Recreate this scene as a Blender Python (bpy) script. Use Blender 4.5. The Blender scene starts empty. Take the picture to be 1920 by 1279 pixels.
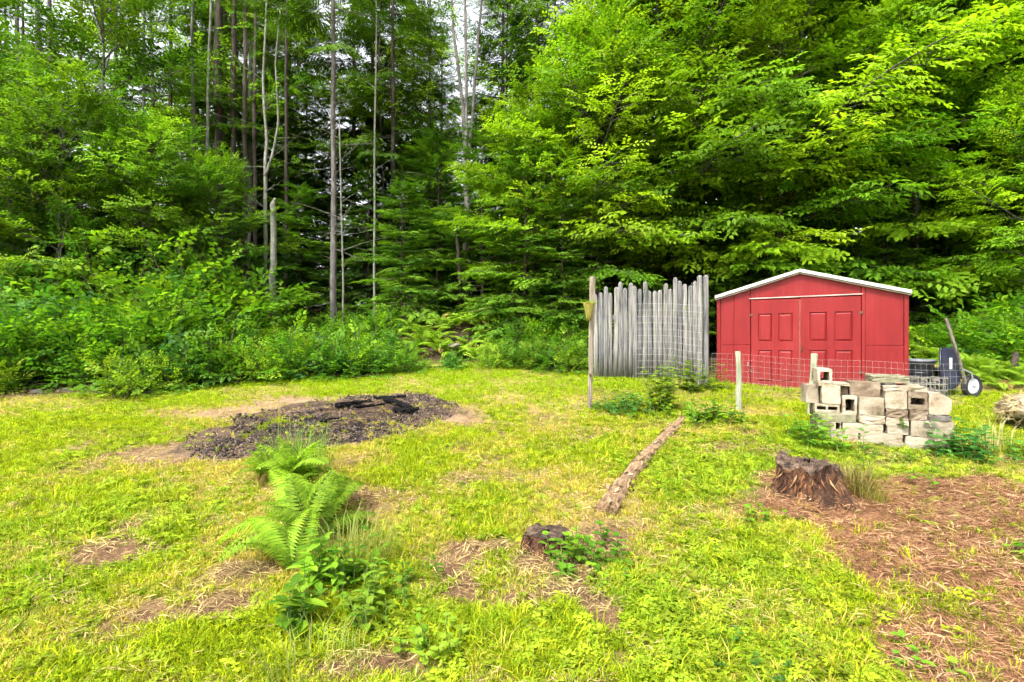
import bpy, bmesh, math, random
import numpy as np
from mathutils import Vector, Matrix

random.seed(7)
SC = bpy.context.scene
COL = SC.collection
R_ = math.radians

# ------------------------------------------------------------------ camera
EYE, FPX, HOR, SLOPE = 1.63, 960.0, 632.0, 0.103
cam_d = bpy.data.cameras.new('camera'); cam = bpy.data.objects.new('camera', cam_d); COL.objects.link(cam)
cam.location = (0, 0, EYE); cam.rotation_euler = (R_(90), 0, 0)
cam_d.sensor_width = 36; cam_d.lens = 18.0; cam_d.shift_y = -0.004
cam_d.clip_start = 0.05; cam_d.clip_end = 2000
SC.camera = cam

# ------------------------------------------------------------------ sky, sun, exposure
SUN_DIR = Vector((-0.50, -0.66, 1.12)).normalized()
w = bpy.data.worlds.new('World'); SC.world = w; w.use_nodes = True
nt = w.node_tree; nt.nodes.clear()
sky = nt.nodes.new('ShaderNodeTexSky'); sky.sky_type = 'NISHITA'; sky.sun_disc = False
sky.sun_elevation = math.asin(SUN_DIR.z); sky.sun_rotation = math.atan2(SUN_DIR.x, SUN_DIR.y)
sky.air_density = 1.0; sky.dust_density = 3.0; sky.ozone_density = 1.0
hs = nt.nodes.new('ShaderNodeHueSaturation'); hs.inputs['Saturation'].default_value = 0.18
bg = nt.nodes.new('ShaderNodeBackground'); bg.inputs['Strength'].default_value = 0.10
wo = nt.nodes.new('ShaderNodeOutputWorld')
nt.links.new(sky.outputs[0], hs.inputs['Color']); nt.links.new(hs.outputs[0], bg.inputs[0]); nt.links.new(bg.outputs[0], wo.inputs[0])
sun_d = bpy.data.lights.new('sun', 'SUN'); sun = bpy.data.objects.new('sun', sun_d); COL.objects.link(sun)
sun_d.energy = 1.5; sun_d.angle = R_(10); sun_d.color = (1.0, 0.94, 0.82)
sun.rotation_euler = SUN_DIR.to_track_quat('Z', 'Y').to_euler(); sun.location = (-20, -16, 34)
SC.view_settings.view_transform = 'Standard'; SC.view_settings.look = 'None'
SC.view_settings.gamma = 1.0; SC.view_settings.exposure = 2.45; SC.view_settings.use_curve_mapping = False
SC.render.engine = 'CYCLES'
cy = SC.cycles
cy.max_bounces = 4; cy.diffuse_bounces = 3; cy.glossy_bounces = 1; cy.transmission_bounces = 3; cy.use_adaptive_sampling = True; cy.adaptive_threshold = .035; cy.adaptive_min_samples = 12; cy.transparent_max_bounces = 4
cy.caustics_reflective = False; cy.caustics_refractive = False

# ------------------------------------------------------------------ noise and ground
def vnoise(x, y, scale, seed=0):
    g = np.random.default_rng(seed).random((256, 256))
    u = np.asarray(x, float)/scale + 1000.3; v = np.asarray(y, float)/scale + 1000.7
    i = np.floor(u).astype(int); j = np.floor(v).astype(int); fu = u-i; fv = v-j
    fu = fu*fu*(3-2*fu); fv = fv*fv*(3-2*fv)
    a = g[i % 256, j % 256]; b = g[(i+1) % 256, j % 256]; c = g[i % 256, (j+1) % 256]; d = g[(i+1) % 256, (j+1) % 256]
    return (a*(1-fu)+b*fu)*(1-fv) + (c*(1-fu)+d*fu)*fv
def fbm(x, y, scale, seed=0, n=3):
    s = 0; a = 1; t = 0
    for k in range(n):
        s = s + a*vnoise(x, y, scale/2**k, seed+k); t += a; a *= .5
    return s/t
def zg(x, y):
    x = np.asarray(x, float); y = np.asarray(y, float)
    z = np.where(y < -4, -4*SLOPE, np.where(y > 45, 45*SLOPE+(y-45)*.03, y*SLOPE))
    near = np.exp(-((y-5)/9)**2)
    z = z + (fbm(x, y, 1.7, 3)-.5)*.05*near + (fbm(x, y, .35, 9, 2)-.5)*.02*near + (fbm(x, y, 9, 21)-.5)*.5*np.clip((y-12)/8, 0, 1)
    mx, my = G(600, 795)
    z = z + .05*np.exp(-(((x-mx)/1.6)**2+((y-my)/.9)**2))            # the low mound of the burnt patch
    sx, sy = G(1540, 935)
    z = z + .07*np.exp(-(((x-sx)/.55)**2+((y-sy)/.45)**2))
    z = z + .75*np.exp(-(((x+1.45)/1.8)**2+((y-12.3)/1.3)**2))          # the fern bank
    bx, by = G(600, 930)
    z = z + .05*np.exp(-(((x-bx)/.5)**2+((y-by)/.8)**2))
    return z
def G(px, py):                                                        # where a line of sight meets the sloping yard
    d = FPX*EYE/(py-533.0)
    return (px-960.0)/FPX*d, d
def gp(px, py, dz=0.0):
    x, y = G(px, py); return Vector((x, y, float(zg(x, y))+dz))
def gd(px, d, dz=0.0):
    x = (px-960.0)/FPX*d; return Vector((x, d, float(zg(x, d))+dz))
def at(px, py, d):
    return Vector(((px-960.0)/FPX*d, d, EYE-(py-HOR)/FPX*d))
def inpoly(x, y, poly):
    x = np.asarray(x); y = np.asarray(y); r = np.zeros(x.shape, bool); n = len(poly)
    for i in range(n):
        x0, y0 = poly[i]; x1, y1 = poly[(i+1) % n]
        c = ((y0 > y) != (y1 > y)) & (x < (x1-x0)*(y-y0)/((y1-y0) or 1e-9)+x0); r ^= c
    return r
def poly_px(l): return [G(*p) for p in l]

# ------------------------------------------------------------------ materials
MATS = {}
def new_mat(name):
    m = bpy.data.materials.new(name); m.use_nodes = True; n = m.node_tree; n.nodes.clear(); MATS[name] = m
    return m, n
def nd(n, t, **kw):
    o = n.nodes.new(t)
    for k, v in kw.items(): setattr(o, k, v)
    return o
def ramp(n, fac, stops):
    r = n.nodes.new('ShaderNodeValToRGB'); e = r.color_ramp.elements
    while len(e) < len(stops): e.new(0.5)
    for i, (p, c) in enumerate(stops):
        e[i].position = p; e[i].color = (c[0], c[1], c[2], 1)
    n.links.new(fac, r.inputs[0]); return r.outputs[0]
def noise(n, vec, scale, detail=4, rough=.6, dist=0.0):
    o = n.nodes.new('ShaderNodeTexNoise'); o.inputs['Scale'].default_value = scale; o.inputs['Detail'].default_value = detail
    o.inputs['Roughness'].default_value = rough; o.inputs['Distortion'].default_value = dist
    n.links.new(vec, o.inputs['Vector']); return o.outputs['Fac']
def mix(n, a, b, fac, mode='MIX'):
    o = n.nodes.new('ShaderNodeMix'); o.data_type = 'RGBA'; o.blend_type = mode
    for s, v in ((o.inputs[6], a), (o.inputs[7], b), (o.inputs[0], fac)):
        if isinstance(v, (int, float)): s.default_value = v
        elif isinstance(v, (tuple, list)): s.default_value = (v[0], v[1], v[2], 1)
        else: n.links.new(v, s)
    return o.outputs[2]
def coords(n, stretch=(1, 1, 1), jitter=True):
    tc = nd(n, 'ShaderNodeTexCoord'); mp = nd(n, 'ShaderNodeMapping'); mp.inputs['Scale'].default_value = stretch
    n.links.new(tc.outputs['Object'], mp.inputs['Vector'])
    if jitter:
        oi = nd(n, 'ShaderNodeObjectInfo'); mu = nd(n, 'ShaderNodeMath', operation='MULTIPLY'); mu.inputs[1].default_value = 37.0
        n.links.new(oi.outputs['Random'], mu.inputs[0]); n.links.new(mu.outputs[0], mp.inputs['Location'])
    return mp.outputs[0]
def finish(n, color, rough=.8, bump=None, bstr=.3, bdist=.01, metal=0.0, spec=.5, coat=0):
    p = nd(n, 'ShaderNodeBsdfPrincipled'); o = nd(n, 'ShaderNodeOutputMaterial')
    if isinstance(color, (tuple, list)): p.inputs['Base Color'].default_value = (*color[:3], 1)
    else: n.links.new(color, p.inputs['Base Color'])
    if isinstance(rough, (int, float)): p.inputs['Roughness'].default_value = rough
    else: n.links.new(rough, p.inputs['Roughness'])
    p.inputs['Metallic'].default_value = metal; p.inputs['Specular IOR Level'].default_value = spec
    if bump is not None:
        b = nd(n, 'ShaderNodeBump'); b.inputs['Strength'].default_value = bstr; b.inputs['Distance'].default_value = bdist
        n.links.new(bump, b.inputs['Height']); n.links.new(b.outputs[0], p.inputs['Normal'])
    n.links.new(p.outputs[0], o.inputs[0]); return p
def stone_mat(name, stops, scale=6, stretch=(1, 1, 1), rough=.85, bscale=40, bstr=.5, bdist=.006, metal=0, spec=.3, dist=0.0, rand=.25):
    m, n = new_mat(name); v = coords(n, stretch)
    a = noise(n, v, scale, 6, .65, dist); c = ramp(n, a, stops)
    f = noise(n, v, bscale, 5, .7)
    c = mix(n, c, ramp(n, f, [(.3, (.55, .55, .55)), (.7, (1.25, 1.25, 1.25))]), .55, 'MULTIPLY')
    oi = nd(n, 'ShaderNodeObjectInfo'); mr = nd(n, 'ShaderNodeMapRange'); mr.inputs[3].default_value = 1-rand; mr.inputs[4].default_value = 1+rand
    n.links.new(oi.outputs['Random'], mr.inputs[0])
    h = nd(n, 'ShaderNodeHueSaturation'); n.links.new(c, h.inputs['Color']); n.links.new(mr.outputs[0], h.inputs['Value'])
    finish(n, h.outputs[0], rough, f, bstr, bdist, metal, spec); return m
def leaf_mat(name, transl=.38, rough=.5, attr='tint', instancer=False, vary=.2, spec=.35):
    m, n = new_mat(name)
    a = nd(n, 'ShaderNodeAttribute', attribute_name=attr)
    if instancer: a.attribute_type = 'INSTANCER'
    col = a.outputs['Color']
    if instancer:
        b = nd(n, 'ShaderNodeAttribute', attribute_name='bladetint'); col = mix(n, col, b.outputs['Color'], 1.0, 'MULTIPLY')
    oi = nd(n, 'ShaderNodeObjectInfo'); mr = nd(n, 'ShaderNodeMapRange'); mr.inputs[3].default_value = 1-vary; mr.inputs[4].default_value = 1+vary
    n.links.new(oi.outputs['Random'], mr.inputs[0])
    h = nd(n, 'ShaderNodeHueSaturation'); n.links.new(col, h.inputs['Color']); n.links.new(mr.outputs[0], h.inputs['Value'])
    p = nd(n, 'ShaderNodeBsdfPrincipled'); n.links.new(h.outputs[0], p.inputs['Base Color'])
    p.inputs['Roughness'].default_value = rough; p.inputs['Specular IOR Level'].default_value = spec
    t = nd(n, 'ShaderNodeBsdfTranslucent')
    tcol = mix(n, h.outputs[0], (1.25, 1.35, .55), 1.0, 'MULTIPLY'); n.links.new(tcol, t.inputs['Color'])
    mx = nd(n, 'ShaderNodeMixShader'); mx.inputs[0].default_value = transl
    n.links.new(p.outputs[0], mx.inputs[1]); n.links.new(t.outputs[0], mx.inputs[2])
    o = nd(n, 'ShaderNodeOutputMaterial'); n.links.new(mx.outputs[0], o.inputs[0]); return m

M_leaf = leaf_mat('leaf', .46, .6, vary=.28, spec=.12)
M_needle = leaf_mat('needle', .26, .65, vary=.2, spec=.1)
M_grass = leaf_mat('grass_blade', .42, .6, instancer=True, vary=.18, spec=.10)
M_litter = leaf_mat('litter', .10, .8, instancer=True, vary=.25, spec=.15)

def make_ground_mat():
    m, n = new_mat('yard_soil')
    a = nd(n, 'ShaderNodeAttribute', attribute_name='tint')
    tc = nd(n, 'ShaderNodeTexCoord'); v = tc.outputs['Object']
    f1 = noise(n, v, 9, 6, .7); f2 = noise(n, v, 55, 5, .75); f3 = noise(n, v, 170, 3, .7)
    c = mix(n, a.outputs['Color'], ramp(n, f1, [(.3, (.6, .58, .55)), (.7, (1.35, 1.32, 1.25))]), .8, 'MULTIPLY')
    c = mix(n, c, ramp(n, f2, [(.32, (.45, .42, .4)), (.5, (1, 1, 1)), (.72, (1.6, 1.5, 1.35))]), .75, 'MULTIPLY')
    c = mix(n, c, ramp(n, f3, [(.35, (.6, .6, .6)), (.65, (1.3, 1.3, 1.3))]), .6, 'MULTIPLY')
    ad = nd(n, 'ShaderNodeMath', operation='ADD'); n.links.new(f2, ad.inputs[0]); n.links.new(f3, ad.inputs[1])
    finish(n, c, .95, ad.outputs[0], .8, .02, spec=.1); return m
M_ground = make_ground_mat()

def make_red():
    m, n = new_mat('faded_red_paint'); v = coords(n, (1, 1, .25), False)
    a = noise(n, v, 3, 5, .6); c = ramp(n, a, [(.25, (.135, .0065, .008)), (.5, (.185, .010, .0115)), (.8, (.22, .020, .021))])
    v2 = coords(n, (1, 1, .05), False); s = noise(n, v2, 24, 4, .7)
    c = mix(n, c, ramp(n, s, [(.3, (.78, .72, .72)), (.55, (1, 1, 1)), (.8, (1.1, 1.5, 1.5))]), .8, 'MULTIPLY')
    tc = nd(n, 'ShaderNodeTexCoord'); sp = nd(n, 'ShaderNodeSeparateXYZ'); n.links.new(tc.outputs['Object'], sp.inputs[0])
    d = noise(n, tc.outputs['Object'], 14, 5, .75)
    g = nd(n, 'ShaderNodeMapRange'); g.inputs[1].default_value = .5; g.inputs[2].default_value = 0.0; n.links.new(sp.outputs[2], g.inputs[0])
    mu = nd(n, 'ShaderNodeMath', operation='MULTIPLY'); n.links.new(g.outputs[0], mu.inputs[0]); n.links.new(d, mu.inputs[1])
    c = mix(n, c, (.16, .035, .03), mu.outputs[0])                       # splashed mud near the ground
    finish(n, c, .5, d, .05, .004, spec=.25); return m
M_red = make_red()
M_white = stone_mat('weathered_white_paint', [(.3, (.36, .345, .32)), (.6, (.52, .51, .49))], 8, (1, 1, 1), .5, 50, .15, .002, rand=.03)
def make_grey_wood(name, stops, grain=1.0):
    m, n = new_mat(name); v = coords(n, (1, 1, .04)); g = noise(n, v, 55*grain, 6, .7, .3)
    c = ramp(n, g, stops); v2 = coords(n, (1, 1, .3)); b = noise(n, v2, 5, 4, .6)
    c = mix(n, c, ramp(n, b, [(.3, (.6, .6, .62)), (.65, (1.15, 1.13, 1.1))]), .7, 'MULTIPLY')
    oi = nd(n, 'ShaderNodeObjectInfo'); c = mix(n, c, ramp(n, oi.outputs['Random'], [(0, (.72, .72, .75)), (.5, (1, .98, .95)), (1, (1.2, 1.17, 1.12))]), 1.0, 'MULTIPLY')
    finish(n, c, .85, g, .6, .006, spec=.2); return m
M_picket = make_grey_wood('silvered_picket_wood', [(.33, (.030, .030, .032)), (.46, (.15, .15, .152)), (.66, (.31, .305, .30))])
M_post = make_grey_wood('weathered_post_wood', [(.3, (.06, .05, .04)), (.5, (.20, .175, .14)), (.72, (.34, .31, .26))])
M_mosspost = make_grey_wood('lichened_post_wood', [(.3, (.12, .13, .09)), (.5, (.28, .30, .22)), (.72, (.42, .44, .36))])
M_conc = stone_mat('old_concrete', [(.30, (.075, .05, .026)), (.42, (.25, .20, .14)), (.52, (.33, .285, .215)), (.72, (.39, .34, .27))], 5, rand=.18, bscale=60, bstr=.6)
M_concd = stone_mat('stained_concrete', [(.25, (.06, .04, .026)), (.5, (.15, .11, .075)), (.75, (.30, .25, .19))], 7, rand=.15, bscale=50, bstr=.7)
M_concm = stone_mat('mossy_concrete', [(.3, (.06, .075, .045)), (.5, (.19, .18, .11)), (.72, (.33, .30, .22))], 7, rand=.1, bscale=50, bstr=.7)
M_bark = stone_mat('grey_bark', [(.3, (.04, .035, .032)), (.55, (.12, .11, .105)), (.75, (.22, .205, .195))], 10, (1, 1, .25), .9, 26, .9, .02, rand=.25)
M_barkd = stone_mat('dark_conifer_bark', [(.3, (.025, .020, .016)), (.6, (.075, .060, .048)), (.8, (.12, .10, .085))], 9, (1, 1, .2), .95, 22, .9, .02, rand=.3)
M_barkp = stone_mat('pale_lichened_bark', [(.3, (.07, .07, .055)), (.55, (.17, .17, .145)), (.8, (.30, .30, .27))], 9, (1, 1, .5), .9, 30, .6, .01, rand=.15)
M_twig = stone_mat('twig', [(.3, (.05, .04, .025)), (.7, (.13, .10, .07))], 20, rand=.2)
M_rot = stone_mat('rotten_red_wood', [(.32, (.010, .007, .005)), (.46, (.055, .025, .014)), (.6, (.155, .075, .038)), (.77, (.32, .21, .12))], 11, (1, 1, .45), .95, 42, 1.0, .04, dist=1.2, rand=.1)
M_cut = stone_mat('grey_cut_wood', [(.35, (.014, .010, .008)), (.5, (.075, .048, .034)), (.75, (.24, .17, .12))], 22, (1, 1, 1), .95, 45, .9, .02, rand=.1)
M_log = stone_mat('rotten_tan_log', [(.30, (.06, .034, .018)), (.45, (.23, .145, .082)), (.7, (.40, .275, .17))], 9, (1.2, .6, 1.6), .95, 34, 1.0, .025, dist=.5, rand=.05)
M_fibre = leaf_mat('wood_fibre', .04, .9, vary=.1, spec=.1)
M_char = stone_mat('charred_wood', [(.3, (.004, .004, .0045)), (.6, (.010, .010, .011)), (.8, (.05, .046, .042))], 16, rough=.9, bscale=40, bstr=1.0, bdist=.03, spec=.1)
M_black = stone_mat('black_plastic', [(.3, (.012, .013, .018)), (.7, (.028, .030, .040))], 6, rough=.4, bscale=60, bstr=.08, spec=.5, rand=.1)
M_navy = stone_mat('navy_enamel', [(.3, (.010, .012, .030)), (.7, (.022, .026, .055))], 6, rough=.32, bscale=60, bstr=.06, spec=.5, rand=.05)
M_greytub = stone_mat('grey_plastic', [(.3, (.10, .11, .13)), (.7, (.19, .20, .23))], 6, rough=.5, bscale=60, bstr=.08, rand=.1)
M_rubber = stone_mat('rubber', [(.3, (.010, .010, .014)), (.7, (.03, .03, .036))], 20, rough=.8, bscale=80, bstr=.2, rand=.1)
M_steel = stone_mat('dull_steel', [(.3, (.30, .31, .33)), (.7, (.5, .51, .53))], 12, rough=.45, bscale=60, bstr=.1, metal=.6, spec=.5, rand=.1)
M_rim = stone_mat('pale_wheel_rim', [(.3, (.45, .47, .55)), (.7, (.66, .68, .74))], 12, rough=.4, bscale=60, bstr=.1, rand=.05)
M_crate = stone_mat('dirty_crate', [(.3, (.10, .10, .085)), (.7, (.24, .24, .20))], 14, rough=.7, rand=.1)
M_wire = stone_mat('galvanised_wire', [(.3, (.30, .31, .32)), (.7, (.45, .45, .45))], 30, rough=.5, metal=.3, bstr=.05, rand=.1)
M_planter = stone_mat('olive_coir', [(.3, (.16, .14, .03)), (.6, (.30, .27, .06)), (.8, (.40, .37, .11))], 12, (1, 1, .3), .95, 60, .8, .01)
M_rock = stone_mat('fieldstone', [(.3, (.05, .045, .04)), (.55, (.14, .125, .11)), (.8, (.24, .22, .20))], 6, rand=.2, bscale=35, bstr=.7, bdist=.02)
M_hinge = stone_mat('rusty_iron', [(.3, (.05, .025, .02)), (.7, (.16, .07, .05))], 30, rough=.7, metal=.2)
M_board = stone_mat('pale_sill_board', [(.3, (.25, .22, .18)), (.6, (.45, .42, .36))], 8, (.2, 1, 1), rand=.1)
M_seam = stone_mat('bare_door_edge', [(.3, (.10, .035, .025)), (.6, (.22, .12, .08))], 14, (1, 1, .3), rand=.05)

# ------------------------------------------------------------------ mesh helpers
def np_mesh(name, V, quads=None, tris=None, mat=None, tint=None, smooth=False, tname='tint'):
    me = bpy.data.meshes.new(name); V = np.ascontiguousarray(V, dtype=np.float32)
    nq = 0 if quads is None else len(quads); ntv = 0 if tris is None else len(tris)
    me.vertices.add(len(V)); me.vertices.foreach_set('co', V.ravel())
    loops = []
    if nq: loops.append(np.asarray(quads, np.int32).ravel())
    if ntv: loops.append(np.asarray(tris, np.int32).ravel())
    loops = np.concatenate(loops); me.loops.add(len(loops)); me.loops.foreach_set('vertex_index', loops)
    starts = np.concatenate([np.arange(nq)*4, nq*4+np.arange(ntv)*3]).astype(np.int32)
    me.polygons.add(nq+ntv); me.polygons.foreach_set('loop_start', starts)
    if smooth: me.polygons.foreach_set('use_smooth', np.ones(nq+ntv, bool))
    if tint is not None:
        at_ = me.attributes.new(tname, 'FLOAT_COLOR', 'POINT')
        c = np.ones((len(V), 4), np.float32); c[:, :3] = tint; at_.data.foreach_set('color', c.ravel())
    me.update(calc_edges=True); me.validate()
    if mat: me.materials.append(mat)
    return me
def link(name, me, parent=None, loc=None):
    o = bpy.data.objects.new(name, me); COL.objects.link(o)
    if parent is not None: o.parent = parent
    if loc is not None: o.location = loc
    return o
def tag(o, label, cat, group=None, kind=None):
    o['label'] = label
    if cat: o['category'] = cat
    if group: o['group'] = group
    if kind: o['kind'] = kind
    return o
def thing(name, label, cat, loc=(0, 0, 0), rz=0.0, group=None, scale=None):
    o = bpy.data.objects.new(name, None); COL.objects.link(o); o.empty_display_size = .1
    o.location = loc; o.rotation_euler = (0, 0, rz)
    if scale: o.scale = scale
    return tag(o, label, cat, group)

class MB:
    def __init__(s): s.v = []; s.f = []
    def box(s, x0, x1, y0, y1, z0, z1):
        b = len(s.v); s.v += [(x0, y0, z0), (x1, y0, z0), (x1, y1, z0), (x0, y1, z0), (x0, y0, z1), (x1, y0, z1), (x1, y1, z1), (x0, y1, z1)]
        s.f += [tuple(b+i for i in q) for q in ((0, 3, 2, 1), (4, 5, 6, 7), (0, 1, 5, 4), (1, 2, 6, 5), (2, 3, 7, 6), (3, 0, 4, 7))]; return s
    def tube(s, path, radii, seg=8, cap=True, jit=0.0, rng=None):
        path = [Vector(p) for p in path]; n = len(path)
        if isinstance(radii, (int, float)): radii = [radii]*n
        b = len(s.v); ref = None
        for i, p in enumerate(path):
            t = (path[min(i+1, n-1)]-path[max(i-1, 0)])
            t = t.normalized() if t.length > 1e-9 else Vector((0, 0, 1))
            if ref is None: ref = Vector((1, 0, 0)) if abs(t.x) < .8 else Vector((0, 1, 0))
            u = (ref-t*ref.dot(t)).normalized(); w_ = t.cross(u); ref = u
            for k in range(seg):
                a = 2*math.pi*k/seg; r = radii[i]*(1+(rng.uniform(-jit, jit) if rng else 0))
                q = p+u*math.cos(a)*r+w_*math.sin(a)*r; s.v.append(tuple(q))
        for i in range(n-1):
            for k in range(seg):
                k2 = (k+1) % seg; s.f.append((b+i*seg+k, b+i*seg+k2, b+(i+1)*seg+k2, b+(i+1)*seg+k))
        if cap:
            s.f.append(tuple(b+k for k in reversed(range(seg)))); s.f.append(tuple(b+(n-1)*seg+k for k in range(seg)))
        return s
    def lathe(s, prof, seg=24, cap=True, c=(0, 0, 0)):
        b = len(s.v); n = len(prof)
        for r, z in prof:
            for k in range(seg):
                a = 2*math.pi*k/seg; s.v.append((c[0]+r*math.cos(a), c[1]+r*math.sin(a), c[2]+z))
        for i in range(n-1):
            for k in range(seg):
                k2 = (k+1) % seg; s.f.append((b+i*seg+k, b+i*seg+k2, b+(i+1)*seg+k2, b+(i+1)*seg+k))
        if cap:
            s.f.append(tuple(b+k for k in reversed(range(seg)))); s.f.append(tuple(b+(n-1)*seg+k for k in range(seg)))
        return s
    def prism(s, prof, y0, y1):                                        # profile in xz, extruded along y
        b = len(s.v); n = len(prof)
        s.v += [(x, y0, z) for x, z in prof]+[(x, y1, z) for x, z in prof]
        for i in range(n):
            j = (i+1) % n; s.f.append((b+i, b+j, b+n+j, b+n+i))
        s.f.append(tuple(b+n-1-i for i in range(n))[::1]); s.f.append(tuple(b+n+i for i in range(n))); return s
    def mesh(s, name, mat, bevel=0.0, smooth=False, seg=1, angle=30):
        me = bpy.data.meshes.new(name); me.from_pydata(s.v, [], s.f)
        bm = bmesh.new(); bm.from_mesh(me); bmesh.ops.recalc_face_normals(bm, faces=bm.faces)
        if bevel > 0:
            ed = [e for e in bm.edges if len(e.link_faces) == 2 and e.calc_face_angle(0) > R_(angle)]
            bmesh.ops.bevel(bm, geom=ed, offset=bevel, segments=seg, affect='EDGES', clamp_overlap=True)
        for f in bm.faces: f.smooth = smooth
        bm.to_mesh(me); bm.free(); me.materials.append(mat); return me
    def obj(s, name, mat, parent=None, loc=None, **kw): return link(name, s.mesh(name, mat, **kw), parent, loc)

# ------------------------------------------------------------------ foliage helpers
def unit(a): return a/np.maximum(np.linalg.norm(a, axis=-1, keepdims=True), 1e-9)
def frames(D, UP):
    X = unit(np.asarray(D, float)); Z = np.asarray(UP, float); Z = unit(Z-(Z*X).sum(-1, keepdims=True)*X); Y = np.cross(Z, X)
    return np.stack([X, Y, Z], -1)
class Proto:                                                           # little clusters of folded leaves: V (n,4,3) one quad a leaf
    def __init__(s, V): s.V = np.asarray(V, float)
def leafquad(base, d, nrm, L, W, droop=.15, fold=.18):
    d = np.asarray(d, float)/np.linalg.norm(d); nrm = np.asarray(nrm, float); side = np.cross(nrm, d); side /= np.linalg.norm(side); nrm = np.cross(d, side)
    b = np.asarray(base, float); m = b+d*L*.45+nrm*fold*W*.5
    return [b, m-side*W/2, b+d*L-nrm*droop*L, m+side*W/2]
def spray_broad(seed, n=9, L=.34, ll=.10, lw=.055, ang=55, tilt=.35):
    r = np.random.default_rng(seed); Q = []
    for i in range(n):
        t = (i+.7)/n; s = 1 if i % 2 else -1; a = R_(ang+r.uniform(-18, 18)) if i < n-1 else R_(r.uniform(-15, 15))
        sc = r.uniform(.7, 1.15)*(1-.25*abs(t-.5))
        nrm = np.array([r.uniform(-tilt, tilt), r.uniform(-tilt, tilt), 1])
        Q.append(leafquad((L*t, s*.01, -.05*t*t*L), (math.cos(a), s*math.sin(a), r.uniform(-.35, .15)), nrm, ll*sc, lw*sc, r.uniform(.05, .3)))
    return Proto(Q)
def spray_needle(seed, n=18, L=.5, bl=.2, bw=.03, droop=.12):
    r = np.random.default_rng(seed); Q = []
    for i in range(n):
        t = (i+.4)/n; s = 1 if i % 2 else -1; a = R_(48+r.uniform(-12, 12)); l = bl*(1-.75*t)*r.uniform(.75, 1.2)+.03
        Q.append(leafquad((L*t, 0, -droop*t*t*L), (math.cos(a), s*math.sin(a), r.uniform(-.35, .1)), (r.uniform(-.3, .3), r.uniform(-.3, .3), 1), l, bw, .15))
    Q.append(leafquad((L*.55, 0, -droop*.3*L), (1, 0, -.2), (0, 0, 1), L*.5, bw*1.1, .1))
    return Proto(Q)
BROAD = [spray_broad(i, 9, .34, .115, .062) for i in range(5)]
SMALL = [spray_broad(20+i, 9, .26, .075, .045) for i in range(5)]
BIGLF = [spray_broad(40+i, 6, .24, .135, .085, 60, .5) for i in range(5)]
NEED = [spray_needle(60+i) for i in range(4)]
FINE = [spray_needle(70+i, 22, .40, .15, .026) for i in range(4)]
def grow(protos, P, D, UP, S, C, rng, jl=.16):
    """place leaf clusters: returns vertices, quads and tints"""
    P = np.asarray(P, float); Fm = frames(D, UP); S = np.asarray(S, float); C = np.asarray(C, float)
    k = rng.integers(0, len(protos), len(P)); VV = []; CC = []
    for j, pr in enumerate(protos):
        ix = np.where(k == j)[0]
        if not len(ix): continue
        n = len(pr.V); v = pr.V.reshape(-1, 3)
        o = np.einsum('aij,bj->abi', Fm[ix], v)*S[ix][:, None, None]+P[ix][:, None, :]
        VV.append(o.reshape(-1, 3))
        jt = 1+rng.uniform(-jl, jl, (len(ix), n, 1)); hue = rng.uniform(-.08, .08, (len(ix), n, 1))
        c = C[ix][:, None, :]*jt*(1+np.concatenate([hue, hue*.2, -hue], -1)); CC.append(np.repeat(c.reshape(-1, 3), 4, 0))
    V = np.concatenate(VV); Cc = np.concatenate(CC); return V, np.arange(len(V)).reshape(-1, 4), Cc
def tints(rng, n, cols, jit=.15):
    cols = np.asarray(cols, float); w_ = rng.random(n)*(len(cols)-1); i = np.minimum(w_.astype(int), len(cols)-2); f = (w_-i)[:, None]
    return (cols[i]*(1-f)+cols[i+1]*f)*(1+rng.uniform(-jit, jit, (n, 1)))
# ------------------------------------------------------------------ the yard: what grows where
ASH = poly_px([(308, 852), (365, 818), (470, 782), (560, 757), (650, 744), (740, 737), (812, 741), (850, 764), (872, 778), (800, 800), (722, 826), (640, 838), (520, 852), (420, 864), (350, 868)])
MULCH = poly_px([(1395, 905), (1470, 885), (1650, 888), (1800, 905), (2150, 905), (2500, 1300), (1700, 1500), (1640, 1250), (1600, 1130), (1520, 1040), (1470, 985), (1400, 955)])
ASHC = G(640, 795)
def gauss(x, y, px, py, rx, ry, amp=1.0):                              # soft patch on the ground: centre by sight line, radii in metres
    cx, cy_ = G(px, py); return amp*np.exp(-(((x-cx)/rx)**2+((y-cy_)/ry)**2))
def soft_poly(x, y, poly, wob=.18, seed=5):
    x2 = x+(fbm(x, y, .5, seed)-.5)*wob*2; y2 = y+(fbm(x, y, .5, seed+7)-.5)*wob*2
    return inpoly(x2, y2, poly)
BARE = [(960, 1130, .28, .14, .8), (820, 1050, .25, .12, .7), (1060, 1110, .2, .12, .6), (300, 1150, .22, .14, .7), (180, 1040, .2, .1, .6), (450, 1070, .16, .1, .7), (1180, 1230, .2, .1, .6), (680, 930, .25, .14, .5), (1132, 1158, .085, .12, 2.0), (885, 1022, .24, .07, 1.6), (740, 1245, .22, .12, 1.2), (430, 1140, .20, .14, .9), (240, 990, .1, .05, .6), (870, 900, .35, .25, .55),
        (1010, 1060, .35, .16, .8), (900, 1100, .3, .15, .5), (110, 845, .35, .22, .8), (330, 1030, .2, .1, .4), (1250, 770, .35, .12, .7), (1190, 735, .7, .35, .8), (1420, 745, .9, .25, .8),
        (1830, 860, .5, .3, .6), (1100, 700, .25, .2, .9), (470, 778, .55, .4, 1.6), (570, 752, .7, .35, 1.6), (850, 788, .4, .4, 1.3), (330, 852, .4, .3, 1.0), (1090, 1010, .22, .1, .9), (1500, 930, .4, .3, .8),
        (130, 725, .8, .4, .9), (1320, 950, .2, .12, .35), (620, 1255, .1, .1, .7)]
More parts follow.
